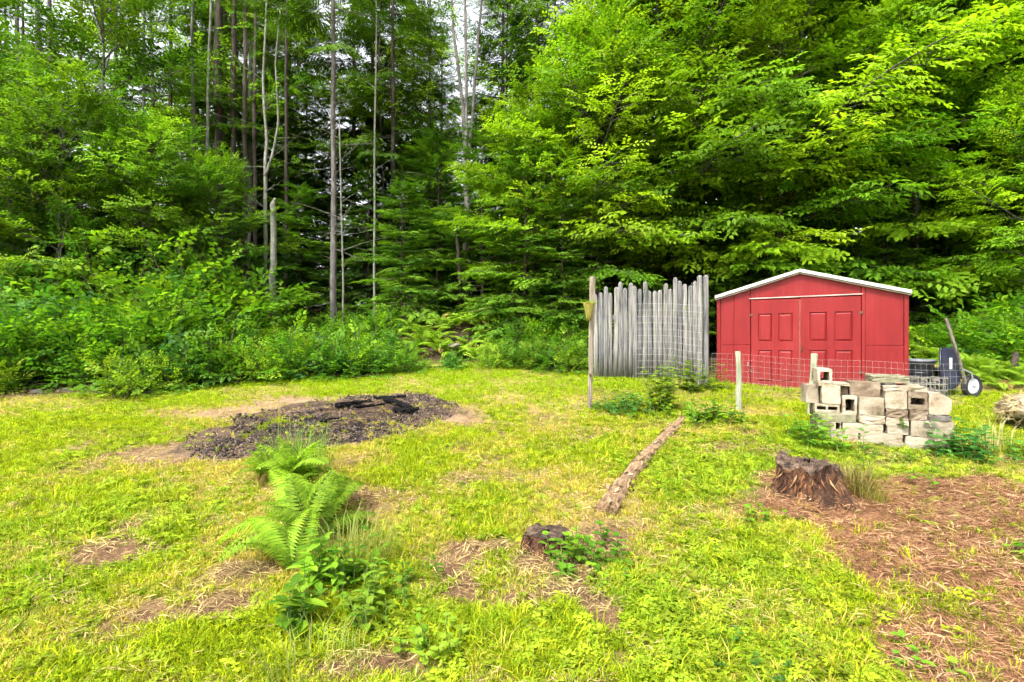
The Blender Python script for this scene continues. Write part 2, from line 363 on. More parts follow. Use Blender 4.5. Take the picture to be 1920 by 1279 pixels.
GREEN = [(1290, 900, .45, .6, 1.0), (1360, 850, .5, .5, .8), (80, 1100, .6, .5, 1), (150, 980, .5, .35, .7), (1400, 1250, .4, .3, 1), (1350, 880, .5, .5, .9), (1250, 1130, .35, .25, .7), (1330, 1010, .4, .3, .5), (760, 1180, .3, .3, .8), (300, 1000, .25, .2, .4),
         (1150, 760, .5, .25, .8), (1300, 790, .5, .35, .8), (1560, 850, .5, .4, .8), (500, 930, .35, .6, .6), (1750, 870, .5, .4, .6), (1400, 1080, .5, .3, .5)]
def fields(x, y):
    bare = 1.35*sum(gauss(x, y, *p) for p in BARE)*(.55+.9*fbm(x, y, .22, 31)) + (fbm(x, y, .45, 41)-.53)*2.4
    green = sum(gauss(x, y, *p) for p in GREEN) + (fbm(x, y, 1.1, 51)-.5)*1.3
    far = np.clip((y-5.0)/2.0, 0, 1)
    bare = bare*(1-.6*far)
    dry = .12 + (fbm(x, y, .7, 61)-.5)*3.0 + .45*np.exp(-((y-3.4)/1.5)**2)*np.clip(1.1-np.abs(x-.1)/1.6, 0, 1) + .25*np.exp(-((y-3.6)/1.2)**2)*np.exp(-((x+1.9)/1.2)**2)
    return np.clip(bare, 0, 1), np.clip(green, 0, 1), np.clip(dry, -.3, 1)
def edge_y(x):                                                        # where the mown lawn stops and the undergrowth starts
    px = np.array([-9, -7.3, -5.6, -4.4, -3.2, -2, -.8, .8, 1.4, 2.2, 3.6, 5.2, 6.4, 9]); py = np.array([6.6, 7.1, 7.7, 8.6, 9.4, 9.8, 10.1, 10.1, 9.4, 9.0, 8.7, 8.2, 8.0, 7.6])
    return np.interp(x, px, py)

def make_ground():
    def axis(lo, hi, step, far, n):
        g = np.geomspace(step, far, n); a = np.arange(lo, hi+1e-6, step); c = np.cumsum(g)
        return np.concatenate([(lo-c)[::-1], a, hi+c])
    xs = axis(-8.5, 8.5, .07, 45, 22); ys = axis(.8, 12.0, .07, 45, 22)
    X, Y = np.meshgrid(xs, ys); x = X.ravel(); y = Y.ravel(); z = zg(x, y)
    bare, green, dry = fields(x, y)
    ash = soft_poly(x, y, ASH, .12); mul = soft_poly(x, y, MULCH, .42, 15)
    thatch = np.array([.20, .22, .03]); straw = np.array([.38, .29, .12]); soil = np.array([.18, .105, .065]); lush = np.array([.18, .22, .035])
    c = thatch+(straw-thatch)*np.clip(dry, 0, 1)[:, None]; c = c+(lush-c)*(green*.8)[:, None]; c = c+(soil-c)*np.clip(bare*1.2, 0, 1)[:, None]
    pale = np.clip(gauss(x, y, 470, 778, .8, .45)+gauss(x, y, 110, 845, .35, .2)+gauss(x, y, 580, 752, .8, .35)+.8*gauss(x, y, 860, 785, .4, .4)+.7*gauss(x, y, 330, 850, .45, .3), 0, 1)[:, None]
    c = c+(np.array([.42, .30, .20])-c)*pale*.8
    red = np.array([.26, .135, .075])*(.75+.5*fbm(x, y, .3, 77))[:, None]; c[mul] = red[mul]
    an = fbm(x, y, .45, 83)[:, None]; d = np.sqrt(((x-ASHC[0])/1.5)**2+((y-ASHC[1])/.9)**2)[:, None]
    an = np.clip((an-.5)*2.2+.5, 0, 1); acol = np.array([.018, .014, .015])*(1-an)+np.array([.15, .10, .08])*an; acol = acol+(np.array([.20, .14, .10])-acol)*np.clip(d-.75, 0, .6)
    c[ash] = acol[ash]
    wood = np.clip((y-edge_y(x))/.6, 0, 1)[:, None]; c = c+(np.array([.050, .036, .022])-c)*wood
    nx, ny = len(xs), len(ys); i = np.arange(nx*ny).reshape(ny, nx)
    q = np.stack([i[:-1, :-1], i[:-1, 1:], i[1:, 1:], i[1:, :-1]], -1).reshape(-1, 4)
    # dirt clods in the burnt patch
    z = z + np.where(ash, (fbm(x, y, .16, 91, 2)-.5)*.06, 0)
    me = np_mesh('ground', np.stack([x, y, z], -1), q, None, M_ground, c, True)
    o = link('ground', me); tag(o, 'sloping back yard of patchy lawn, bare soil and woodland floor', None, kind='structure'); return o
make_ground()

# ------------------------------------------------------------------ scatter by geometry nodes (uncountable stuff only)
def hidden_proto(name, V, quads, tris, tint, mat):
    me = np_mesh(name, V, quads, tris, mat, tint, False, 'bladetint'); return bpy.data.objects.new(name, me)
def scatter(name, P, rot, scl, kinds, tint, protos, label):
    me = bpy.data.meshes.new(name); me.vertices.add(len(P)); me.vertices.foreach_set('co', np.asarray(P, np.float32).ravel())
    def attr(nm, ty, dom, data, key):
        a = me.attributes.new(nm, ty, dom); a.data.foreach_set(key, np.ascontiguousarray(data).ravel())
    attr('rot', 'FLOAT_VECTOR', 'POINT', np.asarray(rot, np.float32), 'vector'); attr('scl', 'FLOAT', 'POINT', np.asarray(scl, np.float32), 'value')
    attr('kindno', 'INT', 'POINT', np.asarray(kinds, np.int32), 'value')
    c = np.ones((len(P), 4), np.float32); c[:, :3] = tint; attr('tint', 'FLOAT_COLOR', 'POINT', c, 'color')
    o = link(name, me); tag(o, label, None, kind='stuff')
    ng = bpy.data.node_groups.new(name, 'GeometryNodeTree')
    ng.interface.new_socket('Geometry', in_out='INPUT', socket_type='NodeSocketGeometry'); ng.interface.new_socket('Geometry', in_out='OUTPUT', socket_type='NodeSocketGeometry')
    gi = ng.nodes.new('NodeGroupInput'); go = ng.nodes.new('NodeGroupOutput'); jn = ng.nodes.new('GeometryNodeJoinGeometry')
    def named(nm, ty):
        a = ng.nodes.new('GeometryNodeInputNamedAttribute'); a.data_type = ty; a.inputs[0].default_value = nm; return a.outputs[0]
    ra = named('rot', 'FLOAT_VECTOR'); sa = named('scl', 'FLOAT'); ka = named('kindno', 'INT')
    for k, pr in enumerate(protos):
        oi = ng.nodes.new('GeometryNodeObjectInfo'); oi.inputs['Object'].default_value = pr; oi.inputs['As Instance'].default_value = True
        cp = ng.nodes.new('FunctionNodeCompare'); cp.data_type = 'INT'; cp.operation = 'EQUAL'
        ins = [s for s in cp.inputs if s.type == 'INT']; ng.links.new(ka, ins[0]); ins[1].default_value = k
        ip = ng.nodes.new('GeometryNodeInstanceOnPoints'); ng.links.new(gi.outputs[0], ip.inputs['Points']); ng.links.new(cp.outputs[0], ip.inputs['Selection'])
        ng.links.new(oi.outputs['Geometry'], ip.inputs['Instance']); ng.links.new(ra, ip.inputs['Rotation']); ng.links.new(sa, ip.inputs['Scale'])
        ng.links.new(ip.outputs[0], jn.inputs[0])
    ng.links.new(jn.outputs[0], go.inputs[0])
    md = o.modifiers.new('scatter', 'NODES'); md.node_group = ng; return o

def tuft(seed, nb, h, wd, spread, lean, base=(1, 1, 1), tip=(1, 1, 1)):
    r = np.random.default_rng(seed); V = []; T = []; Q = []; C = []
    for b in range(nb):
        a = r.uniform(0, 2*math.pi); rr = spread*math.sqrt(r.random()); p = np.array([rr*math.cos(a), rr*math.sin(a), -.006]); hh = h*r.uniform(.5, 1.15)
        da = a+r.uniform(-1, 1); dl = np.array([math.cos(da), math.sin(da), 0]); sd = np.array([-dl[1], dl[0], 0]); ln = lean*r.uniform(.2, 1.3); k = len(V)
        wv = wd*r.uniform(.7, 1.3)
        V += [p-sd*wv/2, p+sd*wv/2, p+dl*ln*hh*.3+np.array([0, 0, hh*.6])+sd*wv*.42, p+dl*ln*hh*.3+np.array([0, 0, hh*.6])-sd*wv*.42, p+dl*ln*hh+np.array([0, 0, hh*(1-.35*ln)])]
        Q.append((k, k+1, k+2, k+3)); T.append((k+3, k+2, k+4)); j = r.uniform(.8, 1.2)
        C += [np.array(base)*j]*2+[np.array(tip)*j]*3
    return np.array(V), np.array(Q), np.array(T), np.array(C)
def rosette(seed, n, rad, ll, lw, h):                                  # clover and low weeds
    r = np.random.default_rng(seed); V = []; C = []
    for b in range(n):
        a = r.uniform(0, 2*math.pi); rr = rad*math.sqrt(r.random()); zz = h*r.uniform(.3, 1)
        for k in range(3):
            aa = a+k*2.1+r.uniform(-.3, .3); q = leafquad((rr*math.cos(a), rr*math.sin(a), zz), (math.cos(aa), math.sin(aa), r.uniform(-.1, .35)), (r.uniform(-.3, .3), r.uniform(-.3, .3), 1), ll*r.uniform(.7, 1.2), lw, .1)
            V += q; C += [np.ones(3)*r.uniform(.8, 1.2)]*4
    V = np.array(V); return V, np.arange(len(V)).reshape(-1, 4), None, np.array(C)
def slivers(seed, n, rad, l, wd):
    r = np.random.default_rng(seed); V = []; C = []
    for b in range(n):
        a = r.uniform(0, 2*math.pi); rr = rad*math.sqrt(r.random()); p = np.array([rr*math.cos(a), rr*math.sin(a), r.uniform(0, .022)]); aa = r.normal(0, .9)
        q = leafquad(p, (math.cos(aa), math.sin(aa), r.uniform(-.12, .25)), (r.uniform(-.4, .4), r.uniform(-.4, .4), 1), l*r.uniform(.4, 1.3), wd*r.uniform(.6, 1.5), .05)
        V += q; C += [np.array([1, 1, 1])*r.uniform(.45, 1.5)]*4
    V = np.array(V); return V, np.arange(len(V)).reshape(-1, 4), None, np.array(C)
def clods(seed, n, rad, s):
    r = np.random.default_rng(seed); V = []; Q = []; C = []
    for b in range(n):
        a = r.uniform(0, 2*math.pi); rr = rad*math.sqrt(r.random()); c = np.array([rr*math.cos(a), rr*math.sin(a), 0]); k = len(V); ss = s*r.uniform(.4, 1.4)
        for x, y, z in ((-1, -1, -.5), (1, -1, -.5), (1, 1, -.5), (-1, 1, -.5), (-.6, -.6, .7), (.6, -.6, .7), (.6, .6, .7), (-.6, .6, .7)):
            V.append(c+np.array([x, y, z])*ss*r.uniform(.6, 1.2, 3))
        Q += [tuple(k+i for i in q) for q in ((4, 5, 6, 7), (0, 1, 5, 4), (1, 2, 6, 5), (2, 3, 7, 6), (3, 0, 4, 7))]; C += [np.ones(3)*r.uniform(.4, 1.6)]*8
    return np.array(V), np.array(Q), None, np.array(C)

def spots(rng, n, dmin, dmax, wide=1.08):
    d = np.sqrt(rng.uniform(dmin**2, dmax**2, n)); x = rng.uniform(-1, 1, n)*wide*(d+.35); return x, d
def rots(rng, n, tilt=.15):
    return np.stack([rng.normal(0, tilt, n), rng.normal(0, tilt, n), rng.uniform(0, 2*math.pi, n)], -1)

GP = [hidden_proto(f'grass_tuft_{i}', *tuft(100+i, 12, .060, .0050, .035, .9, (.9, .9, .7), (1.05, 1.05, 1)), M_grass) for i in range(4)]
GT = [hidden_proto(f'tall_tuft_{i}', *tuft(120+i, 9, .13, .0050, .025, .8), M_grass) for i in range(2)]
CL = [hidden_proto(f'clover_{i}', *rosette(140+i, 9, .055, .024, .018, .04), M_grass) for i in range(3)]
ST = [hidden_proto(f'straw_{i}', *slivers(160+i, 14, .07, .062, .0032), M_litter) for i in range(4)]
CD = [hidden_proto(f'clod_{i}', *clods(180+i, 9, .07, .011), M_litter) for i in range(3)]

def make_lawn():
    rng = np.random.default_rng(11)
    xs, ys = [], []
    for (n, a, b) in ((30000, 1.75, 3.4), (44000, 3.4, 6.2), (46000, 6.2, 10.8)):
        x, y = spots(rng, n, a, b); xs.append(x); ys.append(y)
    x = np.concatenate(xs); y = np.concatenate(ys); bare, green, dry = fields(x, y)
    ash = soft_poly(x, y, ASH, .2); mul = soft_poly(x, y, MULCH, .42, 15); ed = edge_y(x)+rng.normal(0, .12, len(x))
    p = 1.0-1.0*bare-.25*np.clip(dry, 0, 1); p = np.where(ash, np.where(fbm(x, y, .3, 99) > .66, .25, .02), p); p = np.where(mul, np.where(fbm(x, y, .35, 103) > .63, .4, .05), p); p = np.where(y > ed, 0, p)
    keep = rng.random(len(x)) < p; x, y, green, dry, bare, mul = x[keep], y[keep], green[keep], dry[keep], bare[keep], mul[keep]; n = len(x)
    gcol = tints(rng, n, [(.16, .25, .009), (.29, .36, .011), (.42, .435, .018)], .25)
    lush = tints(rng, n, [(.14, .26, .014), (.25, .37, .018)], .2); dcol = tints(rng, n, [(.38, .35, .035), (.52, .42, .11)], .2)
    dd = np.clip(dry+.12*np.clip(1-(y-5.5), 0, 1), 0, 1)[:, None]
    isd = rng.random((n, 1)) < dd*.8; c = np.where(isd, dcol, gcol); isg = (rng.random(n) < green*.55)[:, None]; c = np.where(isg, lush, c)
    far = np.clip((y-6.4)/2, 0, 1)[:, None]; c = c+(np.array([.27, .385, .008])*rng.uniform(.8, 1.2, (n, 1))-c)*far*.8
    k = rng.integers(0, 4, n); clov = rng.random(n) < (.035+.20*green)*(1-.6*far[:, 0]); k = np.where(clov, rng.integers(6, 9, n), k)
    tall = (rng.random(n) < .02+.03*green) & ~clov; k = np.where(tall, rng.integers(4, 6, n), k)
    c = np.where(clov[:, None], tints(rng, n, [(.19, .28, .018), (.34, .41, .024)], .25), c)
    s = rng.uniform(.65, 1.2, n)*(1-.25*np.clip(dry, 0, 1))*(1-.35*bare)
    scatter('lawn_grass', np.stack([x, y, zg(x, y)], -1), rots(rng, n, .2), s, k, c, GP+GT+CL, 'patchy yellow green mown grass and clover covering the yard')
    # dry straw, needles and chips
    x, y = spots(rng, 70000, 1.8, 9.5); bare, green, dry = fields(x, y); ash = soft_poly(x, y, ASH, .12); mul = soft_poly(x, y, MULCH, .55, 15)
    p = (.02+.20*np.clip(dry, 0, 1)+.40*bare)*np.where(y > 6, .4, 1); p = np.where(mul, 1, p); p = np.where(ash, .08, p); p = np.where(y > edge_y(x), .25, p)
    kp = rng.random(len(x)) < p; x, y, mul = x[kp], y[kp], mul[kp]; n = len(x)
    c = np.where(mul[:, None], tints(rng, n, [(.14, .062, .032), (.28, .145, .075), (.42, .27, .15)], .3), tints(rng, n, [(.26, .19, .08), (.44, .34, .15)], .25))
    scatter('straw_litter', np.stack([x, y, zg(x, y)+.004], -1), rots(rng, n, .12), rng.uniform(.6, 1.5, n), rng.integers(0, 4, n), c, ST, 'loose straw, needles and bark shreds lying over bare and mulched ground')
    # cinders and clods of the burnt patch, crumbs of bare soil
    x = rng.uniform(-5.2, .2, 16000); y = rng.uniform(4, 8.4, 16000); a = soft_poly(x, y, ASH, .2) & (rng.random(16000) < np.clip((fbm(x, y, .4, 97)-.40)*4.0, .04, 1)); x, y = x[a], y[a]; n = len(x)
    c = tints(rng, n, [(.014, .012, .013), (.06, .048, .046), (.15, .11, .09)], .3)
    scatter('fire_cinders', np.stack([x, y, zg(x, y)], -1), rots(rng, n, .4), rng.uniform(.25, 1.15, n), rng.integers(0, 3, n), c, CD, 'dark cinders and burnt crumbs in the old fire patch')
make_lawn()
# ------------------------------------------------------------------ tree builders: each returns (trunk mesh, crown mesh)
def limb_path(rng, p0, az, el, L, n=7, droop=.25, wig=.06):
    pts = [np.array(p0, float)]; d = np.array([math.cos(az)*math.cos(el), math.sin(az)*math.cos(el), math.sin(el)])
    for i in range(n):
        pts.append(pts[-1]+d*L/n); d = d+np.array([rng.normal(0, wig), rng.normal(0, wig), -droop/n*(1.3 if i > n/2 else .7)+rng.normal(0, wig*.5)]); d /= np.linalg.norm(d)
    return np.array(pts)
def along(pts, s):
    n = len(pts)-1; f = min(max(s, 0), .999)*n; i = int(f); f -= i
    d = pts[i+1]-pts[i]; return pts[i]*(1-f)+pts[i+1]*f, d/np.linalg.norm(d)
def trunk_path(rng, H, bend=.15, n=12, lean=(0, 0)):
    pts = []; x = y = 0.0
    for i in range(n+1):
        t = i/n; pts.append(np.array([x+lean[0]*t*H, y+lean[1]*t*H, t*H-.15])); x += rng.normal(0, bend*H/n*.25); y += rng.normal(0, bend*H/n*.25)
    return np.array(pts)
def tree_meshes(name, mb, P, D, U, S, C, protos, rng, bark, lmat):
    tm = mb.mesh('trunk', bark, smooth=True)
    V, Q, T = grow(protos, P, D, U, S, C, rng); cm = np_mesh('crown', V, Q, None, lmat, T); return tm, cm
def broadleaf(seed, H, R, zc, nl, cols, r0=.13, el=(5, 55), droop=.35, protos=None, bark=None, dens=1.0, prof=None, lean=(0, 0), spacing=.17, sscale=1.0):
    rng = np.random.default_rng(seed); tp = trunk_path(rng, H, .12, 12, lean); mb = MB(); prng = random.Random(seed)
    mb.tube(tp, [r0*(1-.88*i/12)*(1.35 if i == 0 else 1) for i in range(13)], 9, jit=.05, rng=prng)
    P, D, U, S, C = [], [], [], [], []
    up = np.array([0, 0, 1.0])
    def put(p, d, sc, base):
        yaw = rng.normal(0, .5); c_, s_ = math.cos(yaw), math.sin(yaw); d = np.array([d[0]*c_-d[1]*s_, d[0]*s_+d[1]*c_, d[2]+rng.normal(-.05, .15)])
        P.append(p+rng.normal(0, .05, 3)); D.append(d); ow = np.array([p[0], p[1], 0]); U.append(up*.85+ow/(np.linalg.norm(ow)+.3)*.5+rng.normal(0, .26, 3)); S.append(sc*rng.uniform(.75, 1.25)); C.append(base)
    for i in range(nl):
        t = (i+rng.random())/nl; z = zc+(H*.97-zc)*t; az = i*2.399+rng.normal(0, .3); pf = prof(t) if prof else (.30+.70*math.sin(math.pi*(.18+.74*t)))
        L = R*pf*rng.uniform(.75, 1.15); e = R_(el[0]+(el[1]-el[0])*t+rng.normal(0, 8)); p0, _ = along(tp, (z+.15)/H)
        pts = limb_path(rng, p0, az, e, L, 7, droop); rr = .007*L+.006
        mb.tube(pts, [rr*(1-.8*k/7) for k in range(8)], 5, cap=False)
        shade = tints(rng, 1, cols, .1)[0]
        ss = .18
        while ss < 1.0:
            p, d = along(pts, ss); 
            for sd in (-1, 1):
                if rng.random() > dens: continue
                a = sd*R_(rng.uniform(38, 70)); dd = np.array([d[0]*math.cos(a)-d[1]*math.sin(a), d[0]*math.sin(a)+d[1]*math.cos(a), d[2]*.6+rng.normal(0, .1)]); dd /= np.linalg.norm(dd)
                l2 = (.40*L*(1-ss)+.22)*rng.uniform(.6, 1.2); q = p.copy(); m = max(1, int(l2/spacing)); sub = [p]
                for k in range(m):
                    q = q+dd*l2/m; dd = dd+np.array([rng.normal(0, .1), rng.normal(0, .1), -.05]); dd /= np.linalg.norm(dd); sub.append(q); put(q, dd, sscale, shade*rng.uniform(.88, 1.14))
                if l2 > .5: mb.tube(sub, [.006*(1-.7*k/m) for k in range(m+1)], 3, cap=False)
            if ss > .45: put(p, d, sscale, shade)
            ss += .085*max(.6, 2.2/max(L, 1.0))
        put(pts[-1], pts[-1]-pts[-2], sscale, shade)
    C = np.array(C); return tree_meshes('t', mb, P, D, U, S, C, protos or BROAD, rng, bark or M_bark, M_leaf)
def conifer(seed, H, R, zc, cols, r0=.14, gap=.42, per=5, dens=1.0, dead=(0, 0), protos=None, el=(-14, 28), bark=None, sscale=1.0, lean=(0, 0), droop=.25, tops=.75):
    rng = np.random.default_rng(seed); tp = trunk_path(rng, H, .05, 12, lean); mb = MB(); prng = random.Random(seed)
    mb.tube(tp, [r0*(1-.9*i/12)*(1.3 if i == 0 else 1) for i in range(13)], 9, jit=.04, rng=prng)
    P, D, U, S, C = [], [], [], [], []; z = dead[0]
    while z < dead[1]:                                                 # bare dead twigs below the live crown
        p0, _ = along(tp, (z+.15)/H); L = rng.uniform(.3, 1.5); pts = limb_path(rng, p0, rng.uniform(0, 6.28), R_(rng.uniform(-25, 25)), L, 5, rng.uniform(-.5, .6), .12)
        mb.tube(pts, [.011*(1-.75*k/5) for k in range(6)], 4, cap=False); z += rng.uniform(.08, .35)
    z = zc; up = np.array([0, 0, 1.0])
    while z < H*.985:
        t = (z-zc)/(H-zc)
        for k in range(per):
            if rng.random() > dens: continue
            az = rng.uniform(0, 6.283); L = R*((1-t)**tops)*rng.uniform(.55, 1.15)+.12; e = R_(el[0]+(el[1]-el[0])*t+rng.normal(0, 7)); p0, _ = along(tp, (z+rng.uniform(-.15, .15)+.15)/H)
            pts = limb_path(rng, p0, az, e, L, 6, droop); mb.tube(pts, [(.007*L+.006)*(1-.8*q/6) for q in range(7)], 4, cap=False)
            shade = tints(rng, 1, cols, .12)[0]; s = .22
            while s < 1:
                p, d = along(pts, s); l2 = min(1.5, .40*L*(1-s)+.30)
                for sd in (-1, 1):
                    if rng.random() < .12: continue
                    a = sd*R_(rng.uniform(40, 62)); dd = np.array([d[0]*math.cos(a)-d[1]*math.sin(a), d[0]*math.sin(a)+d[1]*math.cos(a), d[2]-.06])
                    P.append(p+rng.normal(0, .02, 3)); D.append(dd); U.append(up+rng.normal(0, .2, 3)); S.append(l2/.45*rng.uniform(.8, 1.15)*sscale); C.append(shade*rng.uniform(.85, 1.15))
                s += .19/max(L, .8)*1.1
            P.append(pts[-1]); D.append(pts[-1]-pts[-2]); U.append(up); S.append(sscale*.9); C.append(shade*1.08)
        z += gap*rng.uniform(.8, 1.2)
    return tree_meshes('t', mb, P, D, U, S, np.array(C), protos or NEED, rng, bark or M_barkd, M_needle)
def shrub(seed, h, r, n, cols, protos, sscale=1.0, upright=.5, per=9, stems=True):
    rng = np.random.default_rng(seed); mb = MB(); P, D, U, S, C = [], [], [], [], []; up = np.array([0, 0, 1.0])
    for i in range(n):
        az = rng.uniform(0, 6.283); e = R_(rng.uniform(90-upright*110, 88)); L = h*rng.uniform(.6, 1.1)*(1-.25*math.cos(e)); p0 = np.array([rng.normal(0, r*.25), rng.normal(0, r*.25), -.05])
        pts = limb_path(rng, p0, az, e, L, 6, rng.uniform(.1, .7), .09); mb.tube(pts, [.009*(1-.75*k/6)*(h**.5) for k in range(7)], 4, cap=False); shade = tints(rng, 1, cols, .12)[0]
        for k in range(per):
            s = .22+.78*(k+rng.random())/per; p, d = along(pts, s); a = rng.uniform(0, 6.283); o = np.array([math.cos(a), math.sin(a), rng.uniform(-.1, .5)])*rng.uniform(.1, .35)*r*(1.15-.6*s)
            P.append(p+o); D.append(o+d*.12+np.array([0, 0, -.03])); U.append(up*.85+o/(np.linalg.norm(o)+.05)*.35+rng.normal(0, .33, 3)); S.append(sscale*rng.uniform(.7, 1.3)); C.append(shade*rng.uniform(.85, 1.18))
    return tree_meshes('s', mb, P, D, U, S, np.array(C), protos, rng, M_twig, M_leaf)
def place(name, label, cat, meshes, loc, rz=0.0, s=1.0, group=None, parts=('trunk', 'crown')):
    t = thing(name, label, cat, loc, rz, group, (s, s, s) if not isinstance(s, tuple) else s)
    for m, pn in zip(meshes, parts): link(pn, m, t)
    return t

BEECH = [(.085, .19, .010), (.17, .31, .012), (.29, .42, .015)]
MAPLE = [(.045, .12, .010), (.095, .205, .013), (.19, .31, .016)]
BUSH = [(.04, .12, .012), (.10, .23, .015), (.21, .35, .018)]
BLUE = [(.035, .11, .022), (.075, .195, .030), (.16, .30, .042)]
HEM = [(.024, .065, .010), (.05, .115, .013), (.09, .17, .016)]
PINE = [(.03, .072, .010), (.06, .125, .013), (.10, .18, .017)]

# --- the bright beeches over the shed
bA = broadleaf(1, 11.5, 4.6, .9, 80, BEECH, .13, (-2, 62), .26, sscale=1.3, spacing=.155)
bB = broadleaf(2, 10.5, 4.0, .7, 74, BEECH, .11, (-3, 60), .28, sscale=1.3, spacing=.155)
bC = broadleaf(3, 8.0, 3.0, .4, 52, BEECH, .07, (-8, 55), .35, sscale=1.1, spacing=.15)
place('beech_tree', 'big bright green beech spreading its layered boughs above the red shed', 'tree', bA, gd(1460, 13.0), .4)
place('beech_tree', 'bright yellow-topped beech rising behind the tall grey picket fence', 'tree', bB, gd(1265, 13.2), 2.0)
place('beech_tree', 'leafy beech to the right of the shed roof, behind the wheelbarrow', 'tree', bB, gd(1720, 13.4), 4.1, 1.08)
place('beech_tree', 'beech at the right edge of the picture with a dark gap beside it', 'tree', bA, gd(2010, 13.2), 3.3, .95)
place('beech_tree', 'low young beech with drooping boughs left of the picket fence', 'tree', bC, gd(1115, 12.4), 1.0, .9)
place('beech_tree', 'young beech whose boughs droop to the ground right of the fern bank', 'tree', bC, gd(1005, 12.6), 4.4, .72)
place('beech_tree', 'low beech boughs hanging over the ferns by the wheelbarrow', 'tree', bC, gd(1935, 10.6), 2.2, .72)
place('beech_tree', 'tall beech crown filling the top right, behind the big beech', 'tree', bA, gd(1620, 17.5), 5.2, 1.2)
place('beech_tree', 'tall beech crown half hidden behind the beech at the right edge', 'tree', bB, gd(1900, 18.5), .7, 1.35)

# --- the broadleaf saplings on the left
mA = broadleaf(11, 9.5, 2.7, 1.0, 46, MAPLE, .07, (8, 62), .3, protos=BROAD, dens=.9, sscale=1.1)
mB = broadleaf(12, 7.0, 2.4, .5, 46, MAPLE, .05, (5, 60), .3, protos=BROAD, dens=.95, spacing=.15)
mC = broadleaf(13, 12.5, 2.6, 4.2, 36, MAPLE, .10, (10, 60), .25, protos=BROAD, dens=.8, bark=M_barkp)
mD = broadleaf(14, 14.5, 2.0, 5.0, 34, MAPLE, .06, (10, 60), .25, protos=BROAD, dens=.6, bark=M_barkd)
for px, d, me, s, rz, lb in [
        (185, 12.5, mA, 1.0, .3, 'slender maple with a yellow-green pointed top among the left trees'),
        (20, 11.0, mB, .85, 1.2, 'leafy young maple at the left edge of the picture'),
        (330, 12.0, mB, .72, 2.2, 'young maple in front of the pale thin trunks on the left'),
        (300, 16.0, mC, 1.05, 4.4, 'tall high-crowned maple with a pale stem behind the young maple'),
        (-110, 12.8, mA, 1.1, 5.0, 'maple reaching in past the left border of the picture'),
        (110, 10.6, mB, .78, 5.6, 'young maple over the brown log end, closest to the lawn on the left'),
        (255, 11.2, mB, .70, .2, 'young maple between the slender maple and the pale poles'),
        (415, 12.4, mB, .62, 3.9, 'small maple bush-like at the left side of the dark gap'),
        (715, 19.0, mD, 1.05, 2.9, 'thin open-crowned maple against the sky right of the grey pine'),
        (800, 21.0, mD, 1.15, .5, 'thin open-crowned maple against the sky left of the three stems'),
        (955, 18.0, mD, 1.0, 4.0, 'thin open-crowned maple against the sky right of the three stems'),
        (560, 18.0, mD, 1.05, 5.5, 'thin open-crowned maple between the forked birch and grey pine'),
        (455, 17.0, mC, 1.1, .9, 'high-crowned maple leaning its top over the dark gap in the woods')]:
    place('maple_tree', lb, 'tree', me, gd(px, d), rz, s)

# --- tall conifers and the notable single trunks
cA = conifer(21, 19, 2.5, 6.0, PINE, .12, .56, 4, .66, (1.5, 6.5))
cB = conifer(22, 17, 2.3, 5.0, PINE, .10, .56, 4, .62, (1.2, 5.5))
cC = conifer(23, 15, 2.6, 2.2, HEM, .14, .40, 5, .95, (.8, 2.5), FINE)
cD = conifer(24, 9.5, 2.2, .7, HEM, .08, .34, 5, .95, (.3, .8), FINE)
cE = conifer(25, 5.0, 1.7, .25, [(.045, .115, .012), (.085, .185, .015), (.14, .26, .018)], .045, .27, 5, .95, (0, 0), FINE, (-8, 30))
gpine = conifer(26, 17.5, 1.9, 7.6, PINE, .088, .6, 3, .8, (1.0, 9.5), None, (-5, 30), M_bark, lean=(-.012, 0))
place('pine_tree', 'straight grey pine trunk bristling with dead twigs, left of centre', 'tree', gpine, gd(630, 13.0))
G1 = 'tall dark conifers deep in the woods'
L1 = 'tall slim conifer with a dark trunk, one of many deep in the woods'
fr = np.random.default_rng(5)
tall = [(-180, 18), (-60, 22), (40, 19), (75, 24), (150, 21), (230, 23), (365, 19.5), (420, 17), (445, 20), (475, 22), (540, 19), (575, 23), (665, 20), (735, 18), (805, 24), (960, 20), (1040, 22), (1085, 18), (1130, 17), (1190, 21),
        (1290, 22), (1400, 24), (1560, 23), (1760, 22), (1850, 24), (2050, 20), (698, 21), (775, 24), (945, 17.5), (545, 21), (830, 27), (1005, 21), (10, 28), (330, 28), (500, 28), (1110, 27)]
for k, (px, d) in enumerate(tall):
    place('conifer_tree', L1, 'tree', (cA, cB, cC if px > 1060 else cB)[(k*7+k//3) % 3] if (px, d) not in ((698, 21), (775, 24), (945, 17.5), (545, 21), (830, 27), (1005, 21)) else cC, gd(px, d), fr.uniform(0, 6.28), fr.uniform(.88, 1.18), G1)['look'] = 'tall slim dark conifer'
G2 = 'dense hemlocks of the middle storey'
L2 = 'dark layered hemlock of middle height under the tall conifers'
for k, (px, d) in enumerate([(470, 21), (560, 17.5), (690, 17), (760, 15.5), (830, 19), (930, 17.5), (1000, 16), (1060, 15.5), (380, 22), (250, 20), (100, 19), (-60, 17), (620, 22), (900, 23), (1180, 16.5), (1330, 17), (1500, 18), (1700, 18.5), (1880, 17), (2100, 16), (780, 24), (860, 25), (950, 25), (1010, 24), (700, 24), (815, 21)]):
    place('hemlock_tree', L2, 'tree', (cD if 520 < px < 1070 else cC if k % 3 == 2 else cD), gd(px, d), fr.uniform(0, 6.28), fr.uniform(.56, .76) if 520 < px < 1070 else fr.uniform(.8, 1.1), G2)['look'] = 'dark layered hemlock'
